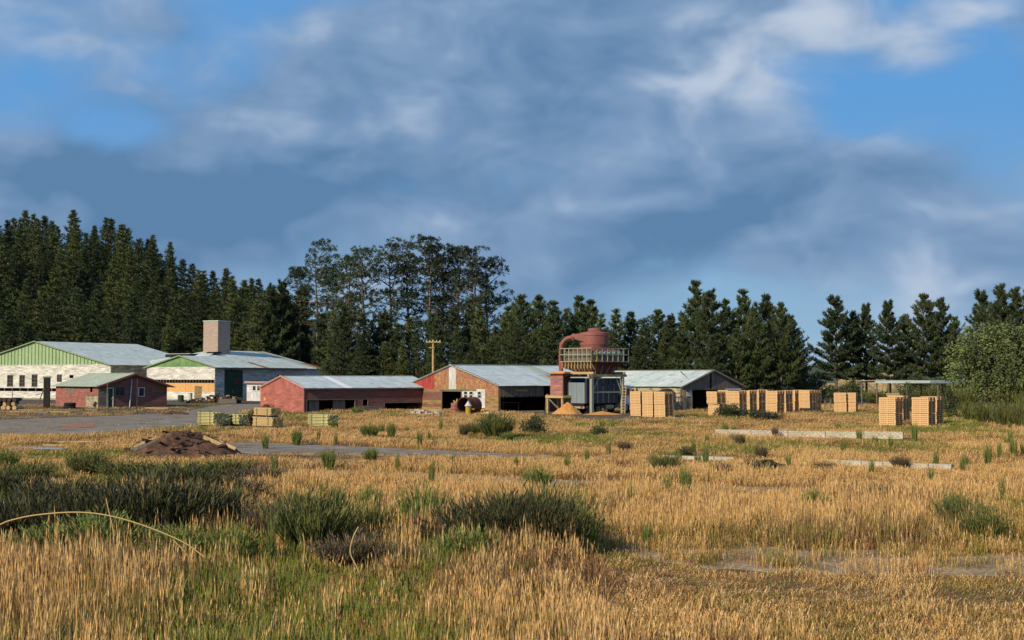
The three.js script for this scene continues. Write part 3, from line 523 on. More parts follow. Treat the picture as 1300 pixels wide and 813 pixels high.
// --- small red hut with the pale green roof
function redHut() {
  const cX = -46.9, cd = 152, th0 = 40 * DEG, W = 8.3, L = 12.6, E = 2.5, R = 3.85;
  const X = cX + Math.cos(th0) * W, d = cd + Math.sin(th0) * W, th = th0 + Math.PI / 2;
  const g = thing('red_hut', 'small red weatherboard hut with pale green roof and cream patched wall', 'hut', X, d, th), S = walls(L, W);
  const ug = (px) => W - alongSide(cX, cd, th0, px), hg = (py, px) => atH(py, cd + alongSide(cX, cd, th0, px) * Math.sin(th0)), us = (px) => alongGable(cX, cd, th0, px), hs = (py, u) => atH(py, cd + u * Math.cos(th0));
  const door = [ug(143.5), ug(137.5), 0, hg(493.5, 140)], w1 = [ug(158), ug(147), hg(502, 152), hg(492, 152)], w2 = [ug(183), ug(176.5), hg(503, 180), hg(493, 180)];
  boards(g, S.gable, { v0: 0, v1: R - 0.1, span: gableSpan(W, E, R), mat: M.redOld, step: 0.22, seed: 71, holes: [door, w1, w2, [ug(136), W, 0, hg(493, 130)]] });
  boards(g, S.gable, { v0: 0, v1: hg(493, 130), span: () => [ug(136), W], mat: M.greyWood, step: 0.24, seed: 72 });
  frame(g, S.gable, ...door, M.white, 0.1, 'door_frame');
  const dr = part('door', plate(S.gable, rect(door[0] + 0.02, door[1] - 0.02, 0.05, door[3] - 0.02), -0.03, 0.0, 'v'), M.greenDoor, g);
  part('handle', plate(S.gable, rect(door[0] + 0.08, door[0] + 0.16, 0.95, 1.1), 0.002, 0.05), M.steelPale, dr);
  windowIn(g, S.gable, ...w1, M.greyWood[1], 2, 1); windowIn(g, S.gable, ...w2, M.white, 1, 1);
  part('down_pipe', rod([-0.14, 0, -ug(164.5)], [-0.14, hg(482, 166), -ug(167)], 0.07, 0.07, 8), M.white, g);
  const c0 = us(125), c1 = us(110), ct = hs(503.5, c0);
  const vA = us(95.5), vB = us(90), vC = us(86), vD = us(83), vE = us(118), vF = us(115);
  boards(g, S.rear, { v0: 0, v1: E, span: () => [0.03, L], mat: M.hutRed, step: 0.22, seed: 73, holes: [[c0, c1, 0, ct], [Math.min(vE, vF), Math.max(vE, vF), 1.75, 2.35]] });
  part('cream_patch', plate(S.rear, rect(c0, c1, 0, ct), -0.02, 0.04), M.creamBoard[1], g);
  const pv = plate(S.rear, rect(Math.min(vA, vB), Math.max(vA, vB), 1.55, 2.35), 0.04, 0.06); part('shutter', pv, M.greyWood[0], g);
  part('shutter', plate(S.rear, rect(Math.min(vC, vD), Math.max(vC, vD), 1.6, 2.3), 0.04, 0.06), M.greyWood[3], g);
  part('side_wall', plate(S.side, rect(0, L, 0, E), 0, 0.04), M.redOld[0], g);
  part('end_wall', plate(S.far, [[0, 0], [W, 0], [W, E], [W / 2, R - 0.05], [0, E]], 0, 0.04), M.redOld[1], g);
  slope(g, { x0: -0.6, x1: L + 0.4, zE: -W - 0.5, yE: E - 0.1, zR: -W / 2, yR: R + 0.05, mat: M.roofGreen, step: 0.9, seed: 74 });
  slope(g, { x0: -0.6, x1: L + 0.4, zE: 0.9, yE: E - 0.2, zR: -W / 2, yR: R + 0.05, mat: M.roofGreen, step: 3, seed: 75 });
  part('ridge_cap', box(L + 1, 0.05, 0.3, L / 2 - 0.1, R + 0.1, -W / 2), M.roofGreen[2], g);
  barge(g, -0.62, W, E, R, 0.5, M.redOld[2]);
}
redHut();

// --- little white office beside the mill's green door
function whiteOffice() {
  const X = atX(337, 196), d = 196, th = 50 * DEG, W = 4.2, L = 4, g = thing('white_office', 'tiny white boarded office with rust red roof edge beside the green mill door', 'hut', X, d, th), S = walls(L, W), h = (py) => atH(py, d + 1);
  const ug = (px) => alongGable(X, d, th, px), w = [[ug(325), ug(321.5)], [ug(330.5), ug(327)]].map((a) => [...a, h(496.5), h(490)]);
  uprights(g, S.gable, { u0: 0, u1: W, v0: 0, v1: h(498), step: 0.35, mat: M.white, seed: 81 });
  boards(g, S.gable, { v0: h(498), v1: h(487), span: () => [0, W], mat: M.white, step: 0.22, seed: 82, holes: w });
  for (const q of w) windowIn(g, S.gable, ...q, M.white, 1, 1);
  part('side_wall', plate(S.side, rect(0, L, 0, h(487)), 0, 0.04), M.white, g); part('rear_wall', plate(S.rear, rect(0, L, 0, h(487)), 0, 0.04), M.white, g); part('end_wall', plate(S.far, rect(0, W, 0, h(487)), 0, 0.04), M.white, g);
  const roof = part('roof', box(L + 0.6, 0.1, W + 0.6, L / 2, h(486.4) + 0.05, -W / 2), M.roofWhite[0], g); roof.rotation.x = 0.02;
  part('fascia', box(0.06, 0.2, W + 0.6, -0.34, h(486.6) + 0.02, -W / 2), M.hutRed[0], g);
}
whiteOffice();

// --- open shelter on posts at the right
function shelter() {
  const d = 150, X0 = atX(1110, d), X1 = atX(1226, d), w = X1 - X0, t = atH(482.5, d), g = thing('open_shelter', 'open sided shelter with thin flat metal roof on posts near the willow', 'shelter', X0, d, 6 * DEG);
  const n = 12; for (let i = 0; i < n; i++) { const s = part('roof_sheet', box(w / n - 0.02, 0.05, 5.2, (i + 0.5) * w / n, t - 0.05 - i * 0.008, -2.4), i < 7 ? M.roofWhite[i % 7] : M.roof[i % 7], g); s.rotation.x = -0.02; }
  part('fascia', box(w * 0.62, 0.26, 0.06, w * 0.31, t - 0.24, 0.24), M.roofWhite[2], g);
  part('fascia', box(w * 0.378, 0.26, 0.06, w * 0.811, t - 0.26, 0.24), M.binPale, g);
  for (const x of [0.25, w * 0.36, w * 0.72, w - 0.3]) { part('post', rod([x, 0, 0], [x, t - 0.13, 0], 0.1, 0.09, 8), M.greyWood[1], g); part('post', rod([x, 0, -4.6], [x, t - 0.13, -4.6], 0.1, 0.09, 8), M.greyWood[2], g); }
  part('roof_beam', box(w, 0.16, 0.1, w / 2, t - 0.2, 0), M.greyWood[0], g); part('roof_beam', box(w, 0.16, 0.1, w / 2, t - 0.2, -4.6), M.greyWood[0], g);
}
shelter();
console.log('buildings done');

// ---------------------------------------------------------------- trees
const leafMat = new THREE.MeshStandardMaterial({ vertexColors: true, roughness: 0.75, side: THREE.DoubleSide });
const grassMat = new THREE.MeshPhysicalMaterial({ vertexColors: true, roughness: 0.85, side: THREE.DoubleSide });
class Leaves {                                   // collects small diamond faces
  constructor() { this.P = []; this.C = []; }
  blade(o, d, len, w, col, side) {               // from o along d
    const m = 0.45, sx = side.x * w, sy = side.y * w, sz = side.z * w, mx = o.x + d.x * len * m, my = o.y + d.y * len * m, mz = o.z + d.z * len * m;
    this.P.push(o.x, o.y, o.z, mx + sx, my + sy, mz + sz, o.x + d.x * len, o.y + d.y * len, o.z + d.z * len, o.x, o.y, o.z, o.x + d.x * len, o.y + d.y * len, o.z + d.z * len, mx - sx, my - sy, mz - sz);
    for (let i = 0; i < 6; i++) this.C.push(...col);
  }
  clump(r, c, out, n, len, w, col, upBias = 0.5) {
    const d = vec(0, 0, 0), s = vec(0, 0, 0);
    for (let i = 0; i < n; i++) {
      d.set(r() * 2 - 1, r() * 2 - 1, r() * 2 - 1).normalize().multiplyScalar(0.9).addScaledVector(out, 0.55); d.y += upBias; d.normalize();
      s.set(r() * 2 - 1, r() * 2 - 1, r() * 2 - 1).cross(d).normalize();
      const k = 0.8 + 0.4 * r();
      this.blade(c, d, len * (0.7 + 0.6 * r()), w * (0.7 + 0.6 * r()), [col[0] * k, col[1] * k, col[2] * k], s);
    }
  }
  geo() { return geoFrom(this.P, null, this.C); }
}
function trunkGeo(r, h, rad, lean = 0.02, seg = 7, rows = 7) {
  const g = new THREE.CylinderGeometry(rad * 0.15, rad, h, seg, rows); g.translate(0, h / 2, 0); const p = g.attributes.position, a = r() * 6.28, b = r() * 5;
  for (let i = 0; i < p.count; i++) { const t = p.getY(i) / h, f = t < 0.05 ? 1.25 : 1; p.setX(i, p.getX(i) * f + Math.cos(a) * lean * h * t * t + 0.12 * noise(t * 3, b)); p.setZ(i, p.getZ(i) * f + Math.sin(a) * lean * h * t * t + 0.12 * noise(b, t * 3)); }
  g.computeVertexNormals(); return g;
}
// conical plantation pine
function pineProto(seed, { h, rad, base, clumps, tint, whorls = 26, fill = 1 }) {
  const r = rng(seed), L = new Leaves(), wood = [trunkGeo(r, h * 0.97, h * 0.014 + 0.06)], out = vec(0, 0, 0), c = vec(0, 0, 0);
  const nb = 8, per = clumps / (whorls * nb * 0.62);
  for (let i = 0; i < whorls; i++) {
    const q = Math.pow((i + 0.25 * r()) / whorls, 0.93), y0 = h * (base + (1 - base) * q), tier = 0.72 + 0.5 * r();
    const prof = Math.min(1, 0.62 + q * 2.6) * Math.pow(1 - q, 0.86) * 1.1 + 0.02, a0 = r() * 6.28;
    for (let b = 0; b < nb; b++) {
      const a = a0 + (b + (r() - 0.5) * 0.9) / nb * 6.28, len = rad * prof * tier * (0.55 + 0.65 * r()), el = lerp(-0.02, 0.62, q) + (r() - 0.5) * 0.26, y = y0 + (r() - 0.5) * 0.75;
      if (len > 0.8 && b % 2 === 0) wood.push(rod([0, y, 0], [Math.cos(a) * len * 0.9, y + len * (0.9 * Math.tan(el) + 0.1), Math.sin(a) * len * 0.9], 0.05, 0.02, 3));
      const n = Math.max(2, Math.round(per * (0.2 + 1.05 * prof))), tone = r();
      for (let k = 0; k < n; k++) {
        const s = 0.18 + 0.86 * Math.pow((k + r()) / n, 0.7), off = (r() - 0.5) * 0.5 * len * (0.25 + 0.75 * s) * (1.15 - s * 0.6);
        c.set(Math.cos(a) * len * s - Math.sin(a) * off, y + len * (s * Math.tan(el) + 0.2 * s * s * s) + (r() - 0.5) * 0.2, Math.sin(a) * len * s + Math.cos(a) * off);
        out.set(Math.cos(a), 0.1, Math.sin(a));
        const f = 0.6 + 0.65 * tone + 0.35 * r();
        L.clump(r, c, out, 6, 0.56, 0.05, [tint[0] * f * 1.15, tint[1] * f * 1.05, tint[2] * f], 0.95);
      }
    }
  }
  // leader
  for (let k = 0; k < 8; k++) { c.set(0, h * (0.92 + 0.08 * k / 8), 0); out.set(r() - 0.5, 1, r() - 0.5).normalize(); L.clump(r, c, out, 4, 0.34, 0.045, tint, 2.2); }
  return { wood: merge(wood), crown: L.geo() };
}
// tall old pine: bare stem, flat topped clumps on heavy limbs
function tallPine(seed, { h, rad, base, tint, whorls = 13 }) {
  const r = rng(seed), L = new Leaves(), wood = [trunkGeo(r, h * 0.98, h * 0.012 + 0.1, 0.03)], out = vec(0, 0, 0), c = vec(0, 0, 0);
  for (let i = 0; i < whorls; i++) {
    const q = (i + r() * 0.7) / whorls, y = h * (base + (1 - base) * q), nb = 3 + Math.floor(r() * 2.4);
    for (let b = 0; b < nb; b++) {
      const a = r() * 6.28, len = rad * (0.3 + 0.75 * Math.sin(Math.PI * clamp(0.22 + q * 0.74))) * (0.45 + 0.75 * r()), el = lerp(0.1, 0.65, q) + (r() - 0.5) * 0.3;
      const ex = Math.cos(a) * len, ez = Math.sin(a) * len, ey = y + len * Math.tan(el);
      wood.push(rod([0, y, 0], [ex, ey, ez], 0.09, 0.03, 4));
      const lobes = 1 + Math.floor(r() * 2.2);
      for (let m = 0; m < lobes; m++) {
        const s = 1 - 0.32 * m, lr = (0.6 + 0.5 * r()) * (0.85 + rad * 0.06), tone = 0.55 + 0.7 * r(), n = 12 + Math.floor(r() * 7);
        const lx = ex * s + (r() - 0.5) * 0.9, ly = lerp(y, ey, s) + 0.25, lz = ez * s + (r() - 0.5) * 0.9;
        for (let k = 0; k < n; k++) {
          out.set(r() * 2 - 1, r() * 1.3 - 0.45, r() * 2 - 1).normalize(); c.set(lx + out.x * lr, ly + out.y * lr * 0.42, lz + out.z * lr);
          const f = tone * (0.75 + 0.5 * r());
          L.clump(r, c, out, 7, 0.45, 0.05, [tint[0] * f, tint[1] * f, tint[2] * f], 0.35);
        }
      }
    }
  }
  return { wood: merge(wood), crown: L.geo() };
}
function plantTree(proto, name, label, group, X, d, h, protoH, turn, wide = 1, ground = 0, bark = M.bark[0], cat = 'tree') {
  const g = thing(name, label, cat, X, d, turn, group, ground); const s = h / protoH; g.scale.set(s * wide, s, s * wide);
  part('trunk', proto.wood, bark, g); part('crown', proto.crown, leafMat, g); return g;
}
{
  const dark = [0.032, 0.052, 0.016], mid = [0.046, 0.072, 0.019], light = [0.072, 0.1, 0.024];
  const cone = [0, 1, 2, 3, 4, 5].map((i) => pineProto(100 + i, { h: 16, rad: [2.7, 3.0, 2.5, 3.2, 2.8, 2.6][i], base: 0.04, clumps: 900, tint: [mid, dark, light, mid, dark, light][i], whorls: 17 }));
  const broad = [0, 1, 2, 3].map((i) => pineProto(200 + i, { h: 14, rad: [4.4, 4.0, 4.7, 4.2][i], base: [0.1, 0.16, 0.12, 0.2][i], clumps: 1900, tint: [mid, dark, mid, dark][i], whorls: 14 }));
  const r = rng(909);
  // plantation on the hill behind the mill
  for (let row = 0; row < 11; row++) {
    const d0 = 240 + row * 11.5;
    for (let X = atX(-70, d0); X < atX(390 - row * 2, d0); X += 5.4) {
      const x = X + (r() - 0.5) * 3.4, d = d0 + (r() - 0.5) * 7, k = Math.floor(r() * 6), gh = hillH(x, d) - 0.6;
      if (d < 253 && x > -88 && x < -34) continue;
      const h = 15.5 * (0.78 + 0.42 * r()) * (row === 0 ? 0.95 : 1);
      plantTree(cone[k], 'plantation_pine', 'dark plantation pine in the dense wood climbing the hill behind the white mill', 'plantation pines on the hill', x, d, h, 16, r() * 6.28, 1.12 + r() * 0.4, gh, M.bark[k % 3]);
    }
  }
  // the wood goes on towards the camera beyond the left edge; its shade falls on the wood's foot
  for (const [x, d] of [[-101, 224], [-106, 217], [-112, 226], [-104, 233], [-110, 238], [-117, 232], [-98, 240], [-116, 219], [-108, 245], [-122, 225]]) plantTree(cone[Math.floor(r() * 6)], 'plantation_pine', 'dark plantation pine in the dense wood climbing the hill behind the white mill', 'plantation pines on the hill', x, d, 17 + r() * 3, 16, r() * 6, 1.05, 0, M.bark[0]);
  // tall old pines standing above the rest
  const tall = [[379, 345, 246, 0.62], [404, 313, 244, 0.45], [424, 350, 240, 0.5], [440, 331, 215, 0.45], [463, 323, 203, 0.4], [497, 319, 206, 0.45], [519, 318, 213, 0.4], [543, 309, 205, 0.32], [560, 328, 214, 0.4], [579, 318, 207, 0.3], [600, 323, 203, 0.25], [620, 340, 207, 0.2]];
  tall.forEach(([px, py, d, base], i) => {
    const h = atH(py, d), p = tallPine(300 + i, { h, rad: (i === 0 ? 2.2 : 2.9 + (i % 3) * 0.4), base, tint: i > 6 ? [0.028, 0.046, 0.014] : [0.04, 0.062, 0.018], whorls: Math.round(5 + (1 - base) * 14) });
    plantTree(p, 'tall_pine', 'tall old pine with clumped crown and bare stem above the sawmill sheds', 'tall pines above the sheds', atX(px, d), d, h, h, 0, 1, 0, M.paleBark[i % 3]);
  });
  // younger pines in front of and between them
  const young = [];
  for (let px = 322; px < 660; px += 17) young.push([px + (r() - 0.5) * 12, 398 + (r() - 0.5) * 34 - (px < 400 ? 22 : 0), (px < 424 ? 240 : 182) + r() * 16, r() < 0.5]);
  for (let px = 436; px < 660; px += 24) young.push([px + (r() - 0.5) * 12, 425 + (r() - 0.5) * 24, 171 + r() * 6, false]);
  for (let px = 300; px < 400; px += 20) young.push([px, 385 + (px - 300) * 0.1 + (r() - 0.5) * 20, 252 + r() * 10, false]);
  for (const [px, py, d, b] of young) { const h = atH(py, d), k = Math.floor(r() * (b ? 4 : 6)); plantTree(b ? broad[k] : cone[k], 'young_pine', 'young bushy pine in the belt directly behind the red and grey sheds', 'young pines behind the sheds', atX(px, d), d, h, b ? 14 : 16, r() * 6.28, (b ? 0.8 : 1.15) * (0.9 + r() * 0.3) , 0, M.bark[k % 3]); }
  // belt behind the cyclone
  for (const [px, py, d] of [[645, 392, 188], [662, 376, 184], [684, 377, 190], [703, 385, 183], [720, 392, 192], [736, 379, 186], [750, 384, 193], [764, 399, 182], [782, 393, 187], [801, 398, 190], [818, 405, 183], [836, 395, 188], [852, 402, 184], [868, 398, 191], [690, 415, 174], [775, 425, 174], [812, 432, 172], [845, 425, 173], [730, 430, 175], [668, 425, 173]]) {
    const h = atH(py, d), b = r() < 0.55, k = Math.floor(r() * (b ? 4 : 6)); plantTree(b ? broad[k] : cone[k], 'belt_pine', 'bushy green pine in the belt behind the rusty cyclone hopper', 'pines behind the cyclone', atX(px, d), d, h, b ? 14 : 16, r() * 6.28, (b ? 0.85 : 1.2) * (0.9 + r() * 0.25), 0, M.bark[k % 3]);
  }
  // the big clump beyond the pallet row
  for (const [px, py, d] of [[884, 360, 166], [902, 372, 160], [922, 382, 168], [944, 371, 163], [958, 392, 158], [974, 376, 165], [992, 386, 160], [1004, 402, 164], [866, 420, 163], [935, 420, 156], [905, 428, 154], [1013, 432, 168]]) {
    const h = atH(py, d), k = Math.floor(r() * 4); plantTree(broad[k], 'broad_pine', 'broad spreading pine in the clump beyond the stacked timber', 'broad pines beyond the timber stacks', atX(px, d), d, h, 14, r() * 6.28, 0.72 + r() * 0.16, 0, M.paleBark[k % 3]);
  }
  // spaced pines by the shelter, trunks bare below
  const open = [0, 1, 2].map((i) => pineProto(230 + i, { h: 15, rad: [4.6, 4.2, 4.9][i], base: [0.24, 0.2, 0.26][i], clumps: 2100, tint: [mid, dark, mid][i], whorls: 13 }));
  for (const [px, py, d, w] of [[1061, 378, 208, 1], [1083, 398, 212, 0.8], [1100, 388, 214, 0.8], [1128, 384, 206, 0.85], [1150, 402, 212, 0.85], [1174, 377, 207, 0.85], [1196, 381, 213, 0.85], [1213, 405, 206, 0.7]]) {
    const h = atH(py, d), k = Math.floor(r() * 3); plantTree(open[k], 'spaced_pine', 'pine with bare lower trunk in the row behind the open shelter', 'pines behind the shelter', atX(px, d), d, h, 15, r() * 6.28, w * 0.95, 0, M.paleBark[k % 3]);
  }
  for (const [px, py, d] of [[1247, 371, 172], [1272, 364, 166], [1291, 368, 172], [1316, 362, 168]]) { const h = atH(py, d), k = Math.floor(r() * 3); plantTree(open[k], 'dark_pine', 'dark pine rising behind the light green willow', 'dark pines behind the willow', atX(px, d), d, h, 15, r() * 6.28, 0.8, 0, M.bark[k]); }
}
console.log('pines done');

// leafy willow-like trees and shrubs
function leafy(seed, { h, rad, lobes, leaves, tint, leaf = 0.24, droop = -0.3, base = 0.15 }) {
  const r = rng(seed), L = new Leaves(), wood = [], o = vec(0, 0, 0), d = vec(0, 0, 0), s = vec(0, 0, 0);
  const centres = Array.from({ length: lobes }, () => { const a = r() * 6.28, q = Math.sqrt(r()), t = base + (1 - base) * (0.12 + 0.75 * r()), w = Math.sin(Math.PI * clamp(0.2 + 0.72 * t)); return [Math.cos(a) * q * rad * w * 0.85, h * t, Math.sin(a) * q * rad * w * 0.85, (0.22 + 0.2 * r()) * rad]; });
  for (const [x, y, z] of centres) wood.push(rod([x * 0.1, h * 0.02, z * 0.1], [x * 0.55, y * 0.55, z * 0.55], 0.05 + h * 0.008, 0.04, 5), rod([x * 0.55, y * 0.55, z * 0.55], [x, y, z], 0.045, 0.02, 4));
  for (let i = 0; i < leaves; i++) {
    const c = centres[i % lobes], tone = 0.6 + 0.8 * ((Math.sin(i % lobes * 12.9) + 1) / 2);
    d.set(r() * 2 - 1, r() * 2 - 1, r() * 2 - 1).normalize(); const q = c[3] * Math.cbrt(0.15 + 0.85 * r());
    o.set(c[0] + d.x * q, Math.max(0.05, c[1] + d.y * q * 0.85), c[2] + d.z * q);
    d.set(d.x + r() - 0.5, d.y * 0.5 + droop + (r() - 0.5), d.z + r() - 0.5).normalize(); s.set(r() * 2 - 1, r() * 2 - 1, r() * 2 - 1).cross(d).normalize();
    const f = tone * (0.7 + 0.6 * r()); L.blade(o, d, leaf * (0.6 + 0.8 * r()), leaf * 0.24, [tint[0] * f, tint[1] * f, tint[2] * f], s);
  }
  return { wood: merge(wood), crown: L.geo() };
}
{
  const w = leafy(501, { h: 8.2, rad: 4.4, lobes: 46, leaves: 21000, tint: [0.115, 0.145, 0.044], leaf: 0.27 });
  plantTree(w, 'willow_tree', 'light green leafy willow beside the open shelter', 'tree', atX(1268, 118), 118, 8.2, 8.2, 0, 1, 0, M.paleBark[0], 'tree').userData.group = undefined;
  plantTree(leafy(502, { h: 7, rad: 4.2, lobes: 40, leaves: 14000, tint: [0.1, 0.13, 0.04], leaf: 0.27 }), 'willow_tree', 'smaller light green willow half hidden past the leafy willow', 'tree', atX(1338, 122), 122, 7.4, 7, 1, 1, 0, M.paleBark[1], 'tree').userData.group = undefined;
}

// ---------------------------------------------------------------- bushes
// broom: many thin upright green stems
function broom(seed, { h, rad, strands, tint, spread = 0.7, leafy: lf = 4 }) {
  const r = rng(seed), P = [], C = [], L = new Leaves(), d = vec(0, 0, 0), s = vec(0, 0, 0), o = vec(0, 0, 0);
  for (let i = 0; i < strands; i++) {
    const a = r() * 6.28, q = Math.sqrt(r()), lean = spread * q * (0.6 + 0.7 * r()), len = h * (0.45 + 0.65 * r()) * (1 - 0.3 * q), bx = Math.cos(a) * q * rad * 0.45, bz = Math.sin(a) * q * rad * 0.45;
    const f = 0.55 + 0.9 * r(), col = [tint[0] * f, tint[1] * f, tint[2] * f], w = 0.012 + 0.01 * r(), sx = -Math.sin(a + r()) * w, sz = Math.cos(a + r()) * w;
    let px = bx, py = 0, pz = bz;
    for (let k = 1; k <= 3; k++) {
      const t = k / 3, x = bx + Math.cos(a) * lean * len * t * (0.7 + 0.5 * t) + (r() - 0.5) * 0.06, y = len * t * (1 - 0.12 * t * lean), z = bz + Math.sin(a) * lean * len * t * (0.7 + 0.5 * t) + (r() - 0.5) * 0.06, m = k === 3 ? 0.2 : 1;
      P.push(px - sx, py, pz - sz, px + sx, py, pz + sz, x + sx * m, y, z + sz * m, px - sx, py, pz - sz, x + sx * m, y, z + sz * m, x - sx * m, y, z - sz * m); for (let c = 0; c < 6; c++) C.push(...col);
      for (let b = 0; b < lf; b++) { const u = r(); o.set(lerp(px, x, u), lerp(py, y, u), lerp(pz, z, u)); d.set(Math.cos(a) * 0.4 + r() - 0.5, 0.75 + 0.4 * r(), Math.sin(a) * 0.4 + r() - 0.5).normalize(); s.set(r() - 0.5, r() - 0.5, r() - 0.5).cross(d).normalize(); const g = f * (0.75 + 0.5 * r()); L.blade(o, d, 0.10 + 0.13 * r(), 0.012, [tint[0] * g, tint[1] * g, tint[2] * g], s); }
      px = x; py = y; pz = z;
    }
  }
  return geoFrom(P.concat(L.P), null, C.concat(L.C));
}
{
  const G1 = [0.15, 0.185, 0.036], G2 = [0.118, 0.13, 0.03], D1 = [0.058, 0.06, 0.018], B1 = [0.13, 0.096, 0.05];
  const protos = {
    green: [601, 602, 603].map((s) => broom(s, { h: 1.2, rad: 0.9, strands: 380, tint: G1, spread: 0.55 })),
    olive: [611, 612, 613].map((s) => broom(s, { h: 1.2, rad: 1.0, strands: 420, tint: G2, spread: 0.75 })),
    dark: [621, 622, 623].map((s) => broom(s, { h: 1.2, rad: 1.15, strands: 900, tint: D1, spread: 0.95, leafy: 5 })),
    brown: [631, 632].map((s) => broom(s, { h: 1.1, rad: 1.0, strands: 360, tint: B1, spread: 0.8 })),
    leafy: [641, 642].map((s) => leafy(s, { h: 1.2, rad: 1.1, lobes: 22, leaves: 3200, tint: [0.05, 0.072, 0.022], leaf: 0.12, droop: 0.2, base: 0 }).crown),
    sparse: [651, 652, 653].map((s) => broom(s, { h: 1.3, rad: 0.6, strands: 90, tint: G1, spread: 0.3, leafy: 3 })),
  };
  const text = {
    green: ['broom_bush', 'fresh green upright broom bush in the dry grass', 'bush', 'green broom bushes in the field'],
    olive: ['broom_bush', 'olive green spreading broom bush in the dry grass', 'bush', 'olive broom bushes in the field'],
    dark: ['gorse_bush', 'dark dense gorse bush with blackish green stems', 'bush', 'dark gorse bushes'],
    brown: ['dead_broom', 'withered brown broom bush with dry stems', 'bush', 'withered broom bushes'],
    leafy: ['leafy_shrub', 'low rounded shrub with small dark leaves', 'shrub', 'low leafy shrubs'],
    sparse: ['broom_shoot', 'thin bright green broom shoots among the dry grass', 'bush', 'thin broom shoots'],
  };
  const r = rng(717);
  const bush = (kind, px, py, wpx, hpx) => { // centre column, foot row, width and height in photo pixels
    const [X, d] = gp(px, py), [name, label, cat, group] = text[kind], m = part(numbered(name), pick(r, protos[kind]), leafMat, scene);
    m.position.set(X, -0.02, -d); m.rotation.y = r() * 6.28; const h = hpx * d / F / (px < 300 ? 1.08 : 0.9), w = wpx * d / F / 2.1; m.scale.set(w, h, w); tag(m, label, cat, group);
  };
  const list = {
    dark: [[40, 690, 150, 62], [120, 694, 130, 68], [195, 690, 150, 84], [255, 676, 110, 60], [12, 640, 90, 42], [640, 700, 130, 62], [700, 704, 100, 58], [600, 690, 80, 40], [225, 640, 110, 50], [90, 655, 120, 46], [385, 660, 60, 26]],
    olive: [[115, 604, 60, 32], [165, 606, 90, 22], [235, 610, 110, 22], [290, 608, 80, 26], [630, 556, 56, 26], [600, 553, 30, 14], [180, 640, 90, 44], [400, 705, 120, 72], [690, 692, 120, 62], [1218, 676, 70, 40], [1250, 690, 70, 38], [470, 690, 80, 44], [1250, 538, 36, 24], [1275, 542, 40, 26], [1232, 534, 30, 20], [1298, 544, 36, 30], [1225, 522, 50, 26], [1290, 530, 60, 36], [1120, 514, 60, 16], [1190, 512, 70, 18], [845, 601, 44, 22], [40, 612, 70, 26]],
    green: [[536, 690, 84, 62], [735, 705, 70, 50], [130, 712, 170, 60], [60, 716, 120, 48], [230, 716, 110, 50], [1032, 656, 44, 30], [455, 527, 20, 9], [470, 557, 34, 16], [683, 628, 50, 30], [470, 660, 44, 36], [8, 600, 46, 30], [1208, 665, 34, 34], [300, 720, 90, 44], [430, 655, 30, 30], [645, 560, 24, 10], [590, 718, 110, 40]],
    brown: [[350, 690, 90, 54], [565, 700, 90, 50], [300, 640, 90, 34], [445, 720, 110, 40], [930, 650, 60, 18], [885, 655, 50, 16], [760, 632, 60, 20], [330, 612, 70, 20], [510, 722, 80, 30], [985, 668, 50, 14]],
    leafy: [[680, 552, 38, 18], [625, 552, 34, 20], [965, 601, 60, 14], [340, 527, 24, 10], [325, 540, 24, 14], [930, 530, 44, 12], [965, 533, 60, 9], [760, 552, 24, 8], [1248, 515, 60, 34], [1285, 512, 50, 44], [1150, 524, 22, 26], [1200, 530, 30, 26], [1205, 512, 40, 30], [1030, 513, 34, 28], [1050, 511, 30, 16], [1015, 515, 30, 30], [1085, 510, 40, 20], [1170, 509, 50, 26], [715, 520, 20, 8], [870, 580, 28, 10]],
    sparse: [[150, 640, 26, 44], [300, 655, 22, 30], [345, 720, 30, 56], [505, 600, 16, 22], [745, 588, 16, 18], [880, 578, 14, 20], [1070, 580, 18, 20], [1090, 560, 20, 14], [1160, 562, 18, 22], [1130, 570, 14, 16], [800, 648, 20, 30], [1000, 600, 16, 22], [1105, 604, 18, 20], [920, 552, 20, 14], [720, 600, 20, 22], [560, 550, 12, 18], [545, 560, 10, 12], [1180, 620, 20, 24], [1270, 640, 26, 30], [405, 560, 12, 14], [820, 690, 30, 24], [1120, 660, 24, 22], [575, 598, 14, 20], [275, 668, 20, 40], [410, 540, 14, 14], [500, 552, 12, 12], [1220, 600, 16, 18], [960, 578, 12, 14], [655, 600, 14, 20], [880, 640, 22, 22]],
  };
  for (let i = 0; i < 46; i++) { const py = 540 + 130 * r() * r() + 4, px = 300 + r() * 1000, s = (py - 480) / 70; list[r() < 0.72 ? 'sparse' : r() < 0.5 ? 'green' : 'brown'].push([px, py, (9 + 9 * r()) * s, (8 + 9 * r()) * s]); }
  for (const k in list) for (const b of list[k]) bush(k, ...b);
}
console.log('bushes done');

